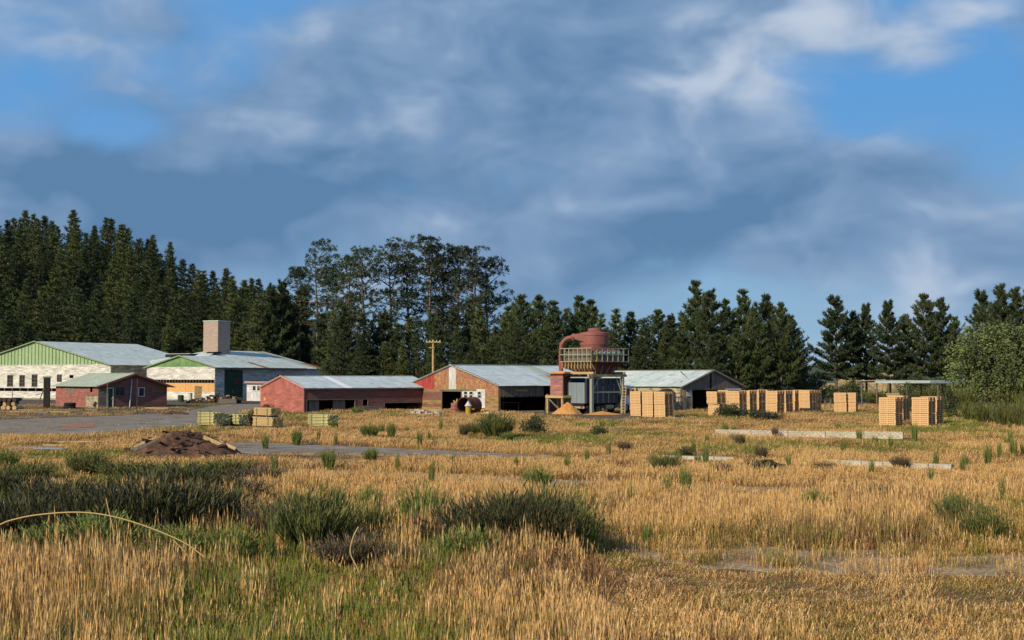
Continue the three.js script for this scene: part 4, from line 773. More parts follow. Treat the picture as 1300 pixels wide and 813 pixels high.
// ---------------------------------------------------------------- grass: nobody could count it
const blocked = [];   // footprints without grass
{
  const foot = (X, d, th, L, W) => { const c = Math.cos(th), s = Math.sin(th), at = (u, w) => [X + u * c - w * s, d + u * s + w * c]; blocked.push([at(-0.1, -0.1), at(L, -0.1), at(L, W), at(-0.1, W)]); };
  foot(SH.X, SH.d, SH.th, SH.L, SH.W); foot(MB.X, MB.d, MB.th, MB.L, MB.W); foot(17.2, 135.4, 40 * DEG, 9.25, 14); foot(-46.9, 152, 40 * DEG, 8.3, 12.9);
  const tuft = (seed, { blades, h, spread, head, w }) => {
    const r = rng(seed), P = [], C = [];
    for (let i = 0; i < blades; i++) {
      const a = r() * 6.28, q = Math.sqrt(r()) * spread, x = Math.cos(r() * 6.28) * q, z = Math.sin(r() * 6.28) * q, len = h * (0.5 + 0.6 * r()), bend = (0.05 + 0.5 * r() * r() + 0.1 * r()) * len, ca = Math.cos(a), sa = Math.sin(a), b = a + 1.57 + (r() - 0.5), sx = Math.cos(b) * w, sz = Math.sin(b) * w, k = 0.72 + 0.5 * r(), col = [k, k * (0.94 + 0.1 * r()), k * (0.85 + 0.25 * r())];
      const mx = x + ca * bend * 0.3, my = len * 0.55, mz = z + sa * bend * 0.3, tx = x + ca * bend, ty = len, tz = z + sa * bend;
      P.push(x - sx, 0, z - sz, x + sx, 0, z + sz, mx, my, mz); P.push(mx - sx * 0.8, my, mz - sz * 0.8, x + sx * 0.5, 0, z + sz * 0.5, mx + sx * 0.8, my, mz + sz * 0.8);
      const hw = head && r() < head ? 1.35 : 0.75;
      P.push(mx - sx * 0.8, my, mz - sz * 0.8, mx + sx * 0.8, my, mz + sz * 0.8, tx, ty, tz);
      if (hw > 1) P.push(lerp(mx, tx, 0.6), lerp(my, ty, 0.6), lerp(mz, tz, 0.6), lerp(mx, tx, 0.8) + sx * hw, lerp(my, ty, 0.82), lerp(mz, tz, 0.8) + sz * hw, tx, ty + 0.03, tz, lerp(mx, tx, 0.6), lerp(my, ty, 0.6), lerp(mz, tz, 0.6), tx, ty + 0.03, tz, lerp(mx, tx, 0.8) - sx * hw, lerp(my, ty, 0.82), lerp(mz, tz, 0.8) - sz * hw);
      const n = hw > 1 ? 15 : 9; for (let c = 0; c < n; c++) C.push(...col);
    }
    return geoFrom(P, null, C);
  };
  const kinds = [
    { name: 'dry_grass', label: 'tall dry straw coloured grass covering the field', geo: tuft(1, { blades: 20, h: 0.4, spread: 0.26, head: 0.5, w: 0.0065 }) },
    { name: 'tawny_grass', label: 'short tawny grass tufts between the taller stems', geo: tuft(2, { blades: 22, h: 0.22, spread: 0.3, head: 0.1, w: 0.0075 }) },
    { name: 'green_grass', label: 'fresh green grass patches in the dry field', geo: tuft(3, { blades: 24, h: 0.29, spread: 0.28, head: 0, w: 0.0085 }) },
    { name: 'brown_weeds', label: 'reddish brown seeding weeds in the field', geo: tuft(4, { blades: 18, h: 0.3, spread: 0.26, head: 0.8, w: 0.008 }) },
  ].map((k) => ({ ...k, at: [] }));
  const r = rng(31337), col = { dry: lin(188, 148, 88), pale: lin(206, 172, 114), tawny: lin(160, 122, 72), green: lin(128, 128, 52), lush: lin(108, 126, 40), brown: lin(122, 90, 64) };
  const low = [[roads.main, 5], [roads.strip, 4.5], [roads.thin, 3.5], [roads.rubble, 3.5], [roads.track, 3.2], ...[[[908, 550], [1146, 554], [1146, 558], [908, 554]], [[1040, 586], [1208, 593], [1208, 597.5], [1040, 590.5]], [[834, 579], [932, 582], [932, 585.5], [834, 582.5]], [[250, 538], [425, 540], [425, 544], [250, 542]]].map((q) => [outline(q), 3.4])];
  const density = (d) => d < 34 ? 30 : 30 * Math.pow(34 / d, 1.35);
  for (let d = 13; d < 168;) {
    const dd = Math.max(0.6, d * 0.02), half = d * 0.43 + 3, n = Math.round(density(d) * dd * half * 2);
    for (let i = 0; i < n; i++) {
      const X = (r() * 2 - 1) * half, D = d + r() * dd, roll = r(), jit = r();
      if (blocked.some((b) => inside(b, X, D))) continue;
      let keep = 1, short = 1;
      if (inside(roads.main, X, D)) keep = 0.015; else if (inside(roads.track, X, D)) { const mid = 25.9 - 0.13 * X; keep = clamp(0.04 + 0.6 * sstep(0, 0.35, noise(X * 0.35, D * 1.1, 3)) + 0.5 * sstep(1.1, 2.0, Math.abs(D - mid)) - (X < 5 ? -0.3 * (5 - X) / 3 : 0)); short = 0.6; } else if (inside(roads.yard, X, D)) { keep = 0.1 + 0.5 * sstep(0, 0.3, noise(X * 0.2, D * 0.2, 7)); short = 0.7; } else if (inside(roads.strip, X, D)) { keep = 0.05; short = 0.5; } else if (inside(roads.thin, X, D) || inside(roads.rubble, X, D)) { keep = 0.2; short = 0.5; } else if (inside(roads.front, X, D)) { keep = 0.08; short = 0.6; }
      if (r() > keep) continue;
      const gr = fieldGreen(X, D) + (X < -3 && D < 50 ? 0.05 : 0) - (D < 24 ? 0.06 : 0), bare = fieldBare(X, D);
      let k, c, hs = (0.75 + 0.5 * r()) * short * (0.45 + 1.15 * clamp(0.5 + 0.9 * noise(X * 0.2, D * 0.13, 3) + 0.4 * noise(X * 0.9, D * 0.6, 9)));
      if (bare > 0.16 && roll < 0.55) { k = roll < 0.2 ? 3 : 1; hs *= 0.75; } else if (roll < clamp(0.34 + gr * 3.2, 0.06, D < 34 ? 0.6 : 0.86)) k = 2; else if (roll < clamp(0.56 + gr * 2, 0.2, 0.9)) k = 1; else if (noise(X * 0.16, D * 0.2, 12) > 0.14 && jit < 0.6) k = 3; else k = 0;
      if (k === 0) c = mix3(col.dry, col.pale, jit); else if (k === 1) c = mix3(col.tawny, col.dry, jit); else if (k === 2) c = mix3(col.green, gr > 0.12 ? col.lush : col.tawny, jit * 0.8); else c = mix3(col.brown, col.tawny, jit * 0.7);
      hs *= lerp(1.25, 0.55, sstep(24, 58, D)); if (short === 1 && X > 1.5 && D < 27) hs *= 0.55; if (short === 1) for (const [q, far] of low) if (inside(q, X, D + 0.8) || inside(q, X, D + far * 0.5) || inside(q, X, D + far)) { hs *= 0.42; break; }
      kinds[k].at.push([X, D, hs, 1 + Math.max(0, D - 30) * 0.012, c]);
    }
    d += dd;
  }
  const m4 = new THREE.Matrix4(), q = new THREE.Quaternion(), up = vec(0, 1, 0), cc = new THREE.Color();
  for (const k of kinds) {
    const im = new THREE.InstancedMesh(k.geo, grassMat, k.at.length); im.name = k.name; im.castShadow = im.receiveShadow = true;
    k.at.forEach(([X, D, h, w, c], i) => { m4.compose(vec(X, -0.015, -D), q.setFromAxisAngle(up, r() * 6.28), vec(w, h, w)); im.setMatrixAt(i, m4); im.setColorAt(i, cc.setRGB(...c)); });
    im.userData = { kind: 'stuff', label: k.label, category: 'grass' }; scene.add(im); console.log(k.name, k.at.length);
  }
}

// ---------------------------------------------------------------- the cyclone, its hopper and walkway
{
  const th = 42 * DEG, X = 7.47, d = 125.7, g = thing('cyclone_hopper', 'rusty red sawdust cyclone and hopper on steel legs with a railed walkway', 'hopper', X, d, th);
  const fw = 4.2, fd = 3.4, beamY = 3.5, deckY = 4.95;      // frame: x 0..fw, z 0..-fd
  for (const [x, z] of [[0, 0], [fw, 0], [0, -fd], [fw, -fd]]) part('leg', box(0.26, beamY + 0.3, 0.26, x, (beamY + 0.3) / 2, z), M.steelPale, g);
  for (const z of [0, -fd]) { part('main_beam', box(fw + 1, 0.26, 0.2, fw / 2, beamY + 0.12, z + 0.02), M.paleWood[1], g); part('cross_rail', box(fw - 0.28, 0.13, 0.1, fw / 2, 2.05, z), M.steelPale, g); }
  for (const x of [0, fw]) part('main_beam', box(0.2, 0.22, fd + 0.6, x, beamY + 0.36, -fd / 2), M.paleWood[2], g);
  part('brace', beam([0.15, 2.1, 0.02], [0.9, 3.4, 0.02], 0.08), M.steelPale, g); part('brace', beam([fw - 0.15, 2.1, 0.02], [fw - 0.9, 3.4, 0.02], 0.08), M.steelPale, g);
  // hopper: four sloping plates with stiffening ribs
  const hx0 = 0.02, hx1 = fw + 0.02, hz0 = -0.02, hz1 = -fd - 0.02, bx0 = 0.75, bx1 = fw - 0.75, bz0 = -0.6, bz1 = -fd + 0.6, hy0 = beamY + 0.28, hy1 = deckY + 0.05;
  const quad = (a, b, c, e, m) => { const P = [], T = []; for (const p of [a, b, c, a, c, e]) { P.push(...p); T.push(p[0] + p[2], p[1]); } part('hopper_plate', geoFrom(P, T), m, g); };
  quad([bx0, hy0, bz0], [bx1, hy0, bz0], [hx1, hy1, hz0], [hx0, hy1, hz0], M.hopperRed[0]); quad([bx0, hy0, bz1], [bx0, hy0, bz0], [hx0, hy1, hz0], [hx0, hy1, hz1], M.hopperRed[1]);
  quad([bx1, hy0, bz0], [bx1, hy0, bz1], [hx1, hy1, hz1], [hx1, hy1, hz0], M.hopperRed[2]); quad([bx1, hy0, bz1], [bx0, hy0, bz1], [hx0, hy1, hz1], [hx1, hy1, hz1], M.hopperRed[0]);
  for (const t of [0.12, 0.37, 0.63, 0.88]) { part('hopper_rib', beam([lerp(bx0, bx1, t), hy0, bz0 + 0.05], [lerp(hx0, hx1, t), hy1, hz0 + 0.05], 0.07, 0.1), M.steelPale, g); part('hopper_rib', beam([bx0 - 0.05, hy0, lerp(bz0, bz1, t)], [hx0 - 0.05, hy1, lerp(hz0, hz1, t)], 0.1, 0.07), M.steelPale, g); }
  // upper bin and roof
  part('upper_bin', box(hx1 - hx0, 0.95, hz0 - hz1, (hx0 + hx1) / 2, hy1 + 0.475, (hz0 + hz1) / 2), M.binGrey, g);
  const cx = (hx0 + hx1) / 2, cz = (hz0 + hz1) / 2;
  { const c = new THREE.CylinderGeometry(1.35, 2.35, 0.4, 4, 1).toNonIndexed(); c.rotateY(Math.PI / 4); c.computeVertexNormals(); c.translate(cx, hy1 + 1.15, cz); part('bin_roof', c, M.hopperRed[2], g); }
  for (let i = 0; i < 6; i++) part('duct_stub', rod([hx0 + 0.5 + i * 0.65, hy1 + 0.7, hz0], [hx0 + 0.5 + i * 0.65, hy1 + 0.7, hz0 + 0.22], 0.22, 0.22, 10), M.binPale, g);
  // walkway round the bin: deck, posts, two rails, sloping brackets underneath
  const wx0 = hx0 - 0.42, wx1 = hx1 + 0.42, wz0 = hz0 + 0.42, wz1 = hz1 - 0.42;
  const decks = [[wx0, wx1, wz0 - 0.41, wz0], [wx0, wx1, wz1, wz1 + 0.41], [wx0, wx0 + 0.41, wz1 + 0.42, wz0 - 0.42], [wx1 - 0.41, wx1, wz1 + 0.42, wz0 - 0.42]];
  for (const [a, b, c, e] of decks) part('walkway_deck', box(b - a, 0.06, e - c, (a + b) / 2, deckY, (c + e) / 2), M.paleWood[3], g);
  const ring = []; for (let t = 0; t < 1; t += 1 / 7) { ring.push([lerp(wx0, wx1, t), wz0, 0], [wx1, lerp(wz0, wz1, t), 1], [lerp(wx1, wx0, t), wz1, 2], [wx0, lerp(wz1, wz0, t), 3]); }
  ring.forEach(([x, z, s], i) => part('rail_post', box(0.08, 1.25, 0.08, x, deckY + 0.64, z), i % 9 === 4 ? M.yellowRail : M.steelPale, g));
  for (const y of [0.66, 1.25]) for (const [a, b] of [[[wx0, wz0], [wx1, wz0]], [[wx1, wz0], [wx1, wz1]], [[wx1, wz1], [wx0, wz1]], [[wx0, wz1], [wx0, wz0]]]) part('handrail', beam([a[0], deckY + y, a[1]], [b[0], deckY + y, b[1]], 0.07), y > 1 && a[0] === wx1 ? M.yellowRail : M.steelPale, g);
  for (let t = 0.04; t < 1; t += 0.1) { part('bracket', beam([wx0, deckY - 0.03, lerp(wz0, wz1, t)], [hx0 + 0.12, deckY - 0.75, lerp(wz0, wz1, t)], 0.09), M.paleWood[0], g); part('bracket', beam([lerp(wx0, wx1, t), deckY - 0.03, wz0], [lerp(wx0, wx1, t), deckY - 0.5, hz0 - 0.05], 0.08), M.hopperRed[0], g); }
  for (let t = 0.04; t < 1; t += 0.1) part('bracket_strut', box(0.07, 0.62, 0.07, wx0 + 0.06, deckY - 0.34, lerp(wz0, wz1, t)), M.paleWood[4], g);
  // cyclone: lathe body with cap
  const yb = 6.55, prof = [[1.0, yb - 0.85], [1.28, yb - 0.3], [1.34, yb - 0.28], [1.34, yb], [1.4, yb + 0.02], [1.4, yb + 1.12], [1.3, yb + 1.2], [0.62, yb + 1.3], [0.62, yb + 1.52], [0.5, yb + 1.6], [0, yb + 1.66]];
  { const l = new THREE.LatheGeometry(prof.map(([a, b]) => new THREE.Vector2(a, b)), 32); l.translate(cx, 0, cz); const uv = l.attributes.uv; for (let i = 0; i < uv.count; i++) uv.setXY(i, uv.getX(i) * 9, l.attributes.position.getY(i)); part('cyclone_body', l.toNonIndexed(), M.cycloneRed, g); }
  part('body_band', new THREE.TorusGeometry(1.41, 0.04, 6, 32).rotateX(Math.PI / 2).translate(cx, yb + 0.9, cz), M.cycloneRed, g);
  // inlet and pipe, in the yard's own directions
  const inv = g.matrixWorld.clone().invert(), loc = (wx, wd, h) => { const p = vec(wx, h, -wd).applyMatrix4(inv); return p; };
  const C0 = vec(cx, 0, cz).applyMatrix4(g.matrixWorld), CX = C0.x, CD = -C0.z, py = yb + 0.8, pipeX = atX(712.2, CD + 0.3);
  const curve = new THREE.CatmullRomCurve3([loc(CX - 1.6, CD - 0.45, py), loc(CX - 2.0, CD - 0.4, py), loc(pipeX + 1.2, CD - 0.1, py - 0.02), loc(pipeX + 0.5, CD + 0.1, py - 0.22), loc(pipeX + 0.08, CD + 0.25, py - 0.75), loc(pipeX, CD + 0.3, py - 1.4), loc(pipeX, CD + 0.3, 4.05)], false, 'centripetal');
  part('pipe', new THREE.TubeGeometry(curve, 40, 0.21, 12), M.cycloneRed, g);
  for (const t of [0.12, 0.45, 0.7]) { const p = curve.getPointAt(t), n = curve.getTangentAt(t); const f = new THREE.CylinderGeometry(0.3, 0.3, 0.06, 14); f.applyQuaternion(new THREE.Quaternion().setFromUnitVectors(vec(0, 1, 0), n)); f.translate(p.x, p.y, p.z); part('flange', f, M.cycloneRed, g); }
  { const P = [], T = [], a = [[-0.24, 0.24], [0.24, 0.24], [0.24, -0.24], [-0.24, -0.24]], b = [[-0.62, 0.42], [0.5, 0.42], [0.5, -0.85], [-0.62, -0.85]]; // tapering inlet
    for (let i = 0; i < 4; i++) { const j = (i + 1) % 4, A = loc(CX - 1.95, CD - 0.4 + a[i][0], py + a[i][1]), B = loc(CX - 1.95, CD - 0.4 + a[j][0], py + a[j][1]), Q = loc(CX - 0.6, CD - 0.55 + b[i][0], py + b[i][1] * 0.75), S = loc(CX - 0.6, CD - 0.55 + b[j][0], py + b[j][1] * 0.75); for (const p of [A, Q, S, A, S, B]) { P.push(p.x, p.y, p.z); T.push(p.x, p.y); } }
    part('inlet', geoFrom(P, T), M.cycloneRed, g); }
  // ladder
  const lx = fw + 0.1; for (const z of [0.5, 0.95]) part('ladder_rail', beam([lx - 1.15, 0, z + 0.35], [lx - 0.3, 2.75, z - 0.25], 0.07), M.paleWood[1], g);
  for (let i = 1; i < 10; i++) { const t = i / 10; part('rung', beam([lx - 1.15 + 0.85 * t, 2.75 * t, 0.85 - 0.6 * t], [lx - 1.15 + 0.85 * t, 2.75 * t, 1.3 - 0.6 * t], 0.05), M.paleWood[1], g); }
  // sawdust under the frame
  const heap = (name, label, X, d, w, h, dep, seed) => { const s = new THREE.SphereGeometry(1, 28, 12, 0, 6.2832, 0, 1.5708), p = s.attributes.position; for (let i = 0; i < p.count; i++) { const x = p.getX(i), y = p.getY(i), z = p.getZ(i), q = Math.hypot(x, z), n = 1 + 0.25 * noise(x * 2, z * 2, seed); p.setXYZ(i, x * w * n, Math.max(0, (1 - q) * (1 + 0.2 * noise(x * 3, z * 3, seed + 2))) * h - 0.02, z * dep * n); } { const uv = s.attributes.uv; for (let i = 0; i < p.count; i++) uv.setXY(i, p.getX(i) + p.getY(i) * 0.7, p.getZ(i)); } s.computeVertexNormals(); const m = part(numbered(name), s, M.sawdust, scene); m.position.set(X, 0, -d); tag(m, label, 'heap'); };
  heap('sawdust_heap', 'large orange sawdust heap under the red control cabin', atX(720, 126.5), 126.5, 1.5, 1.15, 1.3, 1);
  heap('sawdust_heap', 'low flat spill of sawdust below the truck', atX(764, 124.3), 124.3, 1.9, 0.34, 0.9, 5);
}

// ---------------------------------------------------------------- control cabin on its platform
{
  const th = 42 * DEG, X = atX(714.5, 127), d = 127, g = thing('control_cabin', 'faded red board cabin on a timber platform beside the cyclone pipe', 'cabin', X, d, th), f = 1.75, h = 2.0, W = 1.7, L = 1.0, S = walls(L, W);
  const up = (w) => ({ ...w, o: w.o.clone().setY(f) });
  boards(g, up(S.gable), { v0: 0, v1: h, span: () => [0, W], mat: M.redFaded, step: 0.2, seed: 91 });
  boards(g, up(S.rear), { v0: 0, v1: h, span: () => [0, L], mat: M.hutRed, step: 0.4, seed: 92 }); boards(g, up(S.far), { v0: 0, v1: h, span: () => [0, W], mat: M.hutRed, step: 0.4, seed: 93 });
  boards(g, up(S.side), { v0: 0, v1: h, span: () => [0, L], mat: M.redOld, step: 0.2, seed: 94, holes: [[0.15, 0.85, 0, 1.75]] });
  part('roof', box(L + 0.6, 0.07, W + 0.6, L / 2, f + h + 0.04, -W / 2), M.roofRust[1], g); part('sawdust_cover', box(L + 0.1, 0.14, W + 0.1, L / 2 + 0.2, f + h + 0.15, -W / 2), M.sawdust, g);
  part('platform', box(L + 0.9, 0.24, W + 0.7, L / 2 + 0.1, f - 0.14, -W / 2), M.paleWood[0], g);
  for (const [x, z] of [[-0.2, 0.15], [1.2, 0.15], [-0.2, -1.85], [1.2, -1.85]]) part('post', box(0.18, f - 0.26, 0.18, x, (f - 0.26) / 2, z), M.paleWood[1], g);
  part('brace', beam([-0.2, 0.2, 0.15], [1.2, f - 0.35, 0.15], 0.12), M.darkWood[0], g); part('brace', beam([1.2, 0.2, 0.12], [-0.1, f - 0.35, 0.12], 0.1), M.darkWood[1], g); part('brace', beam([-0.2, f - 0.35, -1.7], [-0.2, 0.15, 0.1], 0.1), M.greyWood[0], g);
}

// ---------------------------------------------------------------- truck under the hopper
{
  const th = 42 * DEG, X = 6.92, d = 125.95, g = thing('bin_truck', 'dark blue grey high sided bin truck parked under the hopper', 'truck', X, d, th), zr = 0, zl = -2.4, zc = -1.2;
  const bin = part('bin', merge([box(4.6, 2.3, 0.07, 2.35, 2.15, zr - 0.04), box(4.6, 2.3, 0.07, 2.35, 2.15, zl + 0.04), box(0.07, 2.3, 2.3, 4.62, 2.15, zc), box(4.6, 0.1, 2.3, 2.35, 1.05, zc)]), M.binBlue, g);
  for (let i = 0; i < 7; i++) { part('rib', box(0.09, 2.24, 0.07, 0.1 + i * 0.75, 2.14, zr + 0.035), M.binBlue, bin); }
  part('top_rail', box(4.7, 0.1, 0.12, 2.35, 3.34, zr + 0.01), M.binPale, bin); part('top_rail', box(4.7, 0.1, 0.12, 2.35, 3.34, zl - 0.01), M.binPale, bin);
  for (const z of [-0.61, -1.79]) part('tail_door', box(0.08, 1.95, 1.14, -0.02, 1.98, z), M.binPale, bin);
  for (const z of [-0.1, -1.2, -2.3]) part('hinge_bar', box(0.06, 1.9, 0.06, -0.09, 1.98, z), M.steelPale, bin);
  part('chassis', merge([box(6.1, 0.24, 0.16, 3.1, 0.86, zc + 0.4), box(6.1, 0.24, 0.16, 3.1, 0.86, zc - 0.4), box(0.16, 0.16, 1.9, 0.1, 0.86, zc)]), M.black, g);
  part('rear_bumper', box(0.12, 0.2, 2.3, -0.1, 0.62, zc), M.steelPale, g);
  for (const z of [-0.35, -2.05]) part('tail_light', box(0.05, 0.14, 0.3, -0.18, 0.66, z), std({ color: rgb(0.4, 0.03, 0.02), roughness: 0.3 }), g);
  part('mudguard', box(2.4, 0.06, 0.5, 1.5, 1.0 - 0.03, -0.28), M.black, g);
  part('fuel_tank', rod([2.9, 0.62, -0.32], [3.9, 0.62, -0.32], 0.26, 0.26, 14), M.steelPale, g);
  // cab
  const cs = new THREE.Shape([[4.85, 0.75], [6.5, 0.75], [6.5, 1.55], [6.35, 2.5], [6.1, 2.62], [4.85, 2.62]].map((p) => new THREE.Vector2(...p))), cg = new THREE.ExtrudeGeometry(cs, { depth: 2.2, bevelEnabled: true, bevelSize: 0.05, bevelThickness: 0.05, bevelSegments: 2 }); cg.translate(0, 0, zl + 0.1);
  const cabPaint = std({ color: rgb(0.62, 0.64, 0.68), roughness: 0.4 }), cab = part('cab', cg, cabPaint, g);
  part('side_window', box(0.85, 0.62, 0.03, 5.6, 2.05, zr - 0.02), M.glass, cab); part('windscreen', box(0.04, 0.75, 1.9, 6.49, 2.05, zc).applyMatrix4(new THREE.Matrix4()), M.glass, cab);
  part('handle', box(0.16, 0.04, 0.04, 5.2, 1.55, zr + 0.0), M.black, cab); part('mirror', box(0.08, 0.36, 0.2, 6.3, 2.1, zr + 0.22), M.black, cab);
  for (const z of [-0.3, -2.1]) part('headlight', box(0.05, 0.18, 0.3, 6.57, 1.05, z), M.binPale, cab);
  for (const x of [0.75, 1.85, 5.7]) for (const z of [-0.2, -2.2]) {
    const tg = new THREE.TorusGeometry(0.33, 0.16, 10, 22); tg.translate(x, 0.49, z); const ty = part('wheel', tg, M.rubber, g);
    part('rim', rod([x, 0.49, z - 0.09], [x, 0.49, z + 0.09], 0.24, 0.24, 16), x > 5 ? M.white : M.binPale, ty); part('hub', rod([x, 0.49, z - 0.13], [x, 0.49, z + 0.13], 0.08, 0.08, 10), M.black, ty);
  }
}

// ---------------------------------------------------------------- stacks of new pallets
{
  const palletGeo = (seed) => { const r = rng(seed), l = []; for (const x of [0.05, 0.6, 1.15]) l.push(box(0.09, 0.1, 1.2, x, 0.065, 0.6)); for (let i = 0; i < 7; i++) l.push(box(1.2, 0.018, 0.125, 0.6, 0.126, 0.065 + i * 0.178 + (r() - 0.5) * 0.02)); for (let i = 0; i < 3; i++) l.push(box(1.2, 0.014, 0.11, 0.6, 0.007, 0.06 + i * 0.54)); const g = merge(l); g.translate(-0.6, 0, -1.2); return g; };
  const geos = [palletGeo(1), palletGeo(2), palletGeo(3)], r = rng(2024), hp = 0.1365;
  // px: photo column of the stack's near upright edge, its foot row; turn; pallets
  const stack = (px, py, turn, n, label, group, skew = 0) => {
    const [X, d] = gp(px, py), g = thing('pallet_stack', label, 'pallet stack', X, d, turn * DEG, group), half = Math.floor(n / 2); let ox = 0, oz = 0;
    for (let i = 0; i < n; i++) {
      if (i === half) { ox = (r() - 0.5) * 0.06 - skew * 0.2; oz = (r() - 0.5) * 0.06; }
      const m = part('pallet', geos[i % 3], pick(r, M.newWood), g); m.position.set(0.6 + ox + (r() - 0.5) * 0.03, i * hp + (i >= half ? 0.02 : 0), oz + (r() - 0.5) * 0.03); if (skew && i >= half) { m.rotation.y = -0.08 * skew; m.position.x -= 0.012 * (i - half); }
    }
    return g;
  };
  const L1 = 'stack of new orange pallets in the group of three beside the truck cab', G1 = 'pallet stacks beside the truck';
  stack(813, 528.5, 44, 16, L1, G1); stack(828.5, 529.5, 44, 16, L1, G1); stack(844, 530, 44, 16, L1, G1);
  stack(912.5, 529, 44, 16, 'leaning stack of new pallets at the doorway end of the long row', undefined, 1);
  const L2 = 'stack of new orange pallets in the long row before the storage shed', G2 = 'pallet stacks in the long row';
  for (const [px, py] of [[923.5, 524.5], [938.5, 527.5], [951.5, 525.8], [963, 524.3], [974, 522.8], [986, 527.8], [997.5, 526.2], [1008.5, 524.8], [1019.5, 523.4], [1027.5, 525], [1034, 523.8]]) stack(px, py, 46, 16, L2, G2);
  const L3 = 'stack of new pallets in the lone pair under the bare trunked pine', G3 = 'pallet pair by the pine';
  stack(1074, 523.5, 66, 14, L3, G3); stack(1086, 523.5, 66, 14, L3, G3);
  stack(1136, 543, 50, 15, 'tall pallet stack in the grass with a broken pallet pile behind it'); stack(1146, 537, 50, 15, 'pallet stack half hidden behind the tall stack in the grass');
  stack(1178, 543, 50, 15, 'pallet stack in the grass with a bush at its shaded side'); stack(1188, 540, 50, 15, 'pallet stack standing close behind another beside the dark bush');
}

// ---------------------------------------------------------------- bundles of posts and packs of sawn timber in the yard
{
  const r = rng(55);
  const bundle = (px, py, turn, cols, rows, len, label, round) => { // px: column of the near end's lower corner
    const [X, d] = gp(px, py), g = thing(round ? 'post_bundle' : 'timber_pack', label, round ? 'post bundle' : 'timber pack', X, d, turn * DEG), s = round ? 0.115 : 0.1;
    for (let j = 0; j < rows; j++) for (let i = 0; i < cols - (round ? Math.abs(j - rows / 2) > rows / 2 - 1 ? 2 : j % 2 : 0); i++) {
      const off = round ? (Math.abs(j - rows / 2) > rows / 2 - 1 ? s : (j % 2) * s / 2) : 0, x = 0.06 + i * s + off, y = 0.16 + j * s * (round ? 0.87 : 1.04), e = (r() - 0.5) * 0.12;
      part(round ? 'post' : 'timber', round ? rod([x, y, e], [x, y, -len + e], s * 0.5, s * 0.47, 8) : box(s * 0.96, s * 0.96, len, x, y, -len / 2 + e), pick(r, round ? M.postGreen : M.paleWood), g);
    }
    for (const t of [0.2, 0.8]) { part('bearer', box(cols * s + 0.1, 0.09, 0.1, cols * s / 2, 0.05, -len * t), M.greyWood[0], g); part('strap', merge([box(0.012, rows * s * 0.95, 0.03, -0.015, 0.1 + rows * s / 2, -len * t), box(cols * s, 0.012, 0.03, cols * s / 2, 0.15 + rows * s * (round ? 0.87 : 1.04), -len * t)]), M.black, g); }
    return g;
  };
  bundle(271, 542.5, 44, 8, 9, 2.1, 'green grey post bundle at the gravel road edge with dark ends', true);
  bundle(281, 541, 44, 7, 8, 1.5, 'short post bundle tucked behind the road edge bundle', true);
  bundle(303, 541, 44, 7, 7, 1.7, 'pale post bundle between the road and the timber packs', true);
  bundle(346, 543.5, 44, 9, 6, 2.4, 'lower sawn timber pack in the grass beside the pale post bundle', false);
  const up = bundle(341, 543.5, 44, 8, 5, 2.1, 'upper sawn timber pack resting on another pack', false); { const [X, d] = gp(346, 543.5); up.position.set(X - 0.12, 0.73, -d - 0.1); }
  bundle(416, 544, 44, 8, 8, 2.3, 'post bundle lying alone in the grass before the red shed', true);
}

// ---------------------------------------------------------------- soil and bark heap with planks
{
  const [X, d] = gp(232, 577), g = thing('bark_heap', 'dark brown heap of bark and soil with broken planks beside the gravel road', 'heap', X, d);
  const s = new THREE.SphereGeometry(1, 90, 40, 0, 6.2832, 0, 1.5708), p = s.attributes.position;
  for (let i = 0; i < p.count; i++) { const x = p.getX(i), z = p.getZ(i), q = Math.hypot(x, z), n = 1 + 0.22 * noise(x * 2.2, z * 2.2, 4); const h = Math.pow(Math.max(0, 1 - q), 0.8) * (1.0 + 0.5 * noise(x * 2.4 + 3, z * 2.4, 1)) + 0.12 * fbm(x * 9, z * 9, 3, 4) * (q < 0.97 ? 1 : 0); p.setXYZ(i, x * 2.55 * n, h * 1.05 - 0.03, z * 1.9 * n); }
  { const uv = s.attributes.uv; for (let i = 0; i < p.count; i++) uv.setXY(i, p.getX(i) + p.getY(i) * 0.7, p.getZ(i)); } s.computeVertexNormals(); part('mound', s, M.mulch, g);
  const r = rng(8); const hAt = (x, z) => Math.pow(Math.max(0, 1 - Math.hypot(x / 2.55, z / 1.9)), 0.8) * 1.05;
  for (let i = 0; i < 110; i++) { const a = r() * 6.28, q = 0.15 + 0.8 * r(), x = Math.cos(a) * 2.4 * q, z = Math.sin(a) * 1.75 * q, l = 0.15 + 0.35 * r(), y = hAt(x, z) + 0.05, b = r() * 6.28; part('bark_chunk', beam([x, y, z], [x + Math.cos(b) * l, y + (r() - 0.4) * 0.2, z + Math.sin(b) * l], 0.05 + 0.1 * r(), 0.04), r() < 0.3 ? M.darkWood[1] : M.mulch, g); }
  for (const [x, z, l, b, w, m] of [[-1.9, 1.0, 1.2, 0.4, 0.16, M.greyWood[1]], [-1.2, 1.3, 0.8, 0.9, 0.2, M.darkWood[2]], [1.0, 0.2, 1.1, -0.5, 0.16, M.paleWood[0]], [1.5, -0.2, 0.9, -0.3, 0.14, M.newWood[0]], [-2.0, 0.5, 1.0, 0.2, 0.12, M.paleWood[4]], [0.1, 1.2, 0.7, 1.2, 0.16, M.darkWood[0]]]) { const y = hAt(x, z), x2 = x + Math.cos(b) * l, z2 = z - Math.sin(b) * l * 0.4; part('plank', beam([x, y + 0.1, z], [x2, hAt(x2, z2) + 0.12, z2], w, 0.05), m, g); }
}

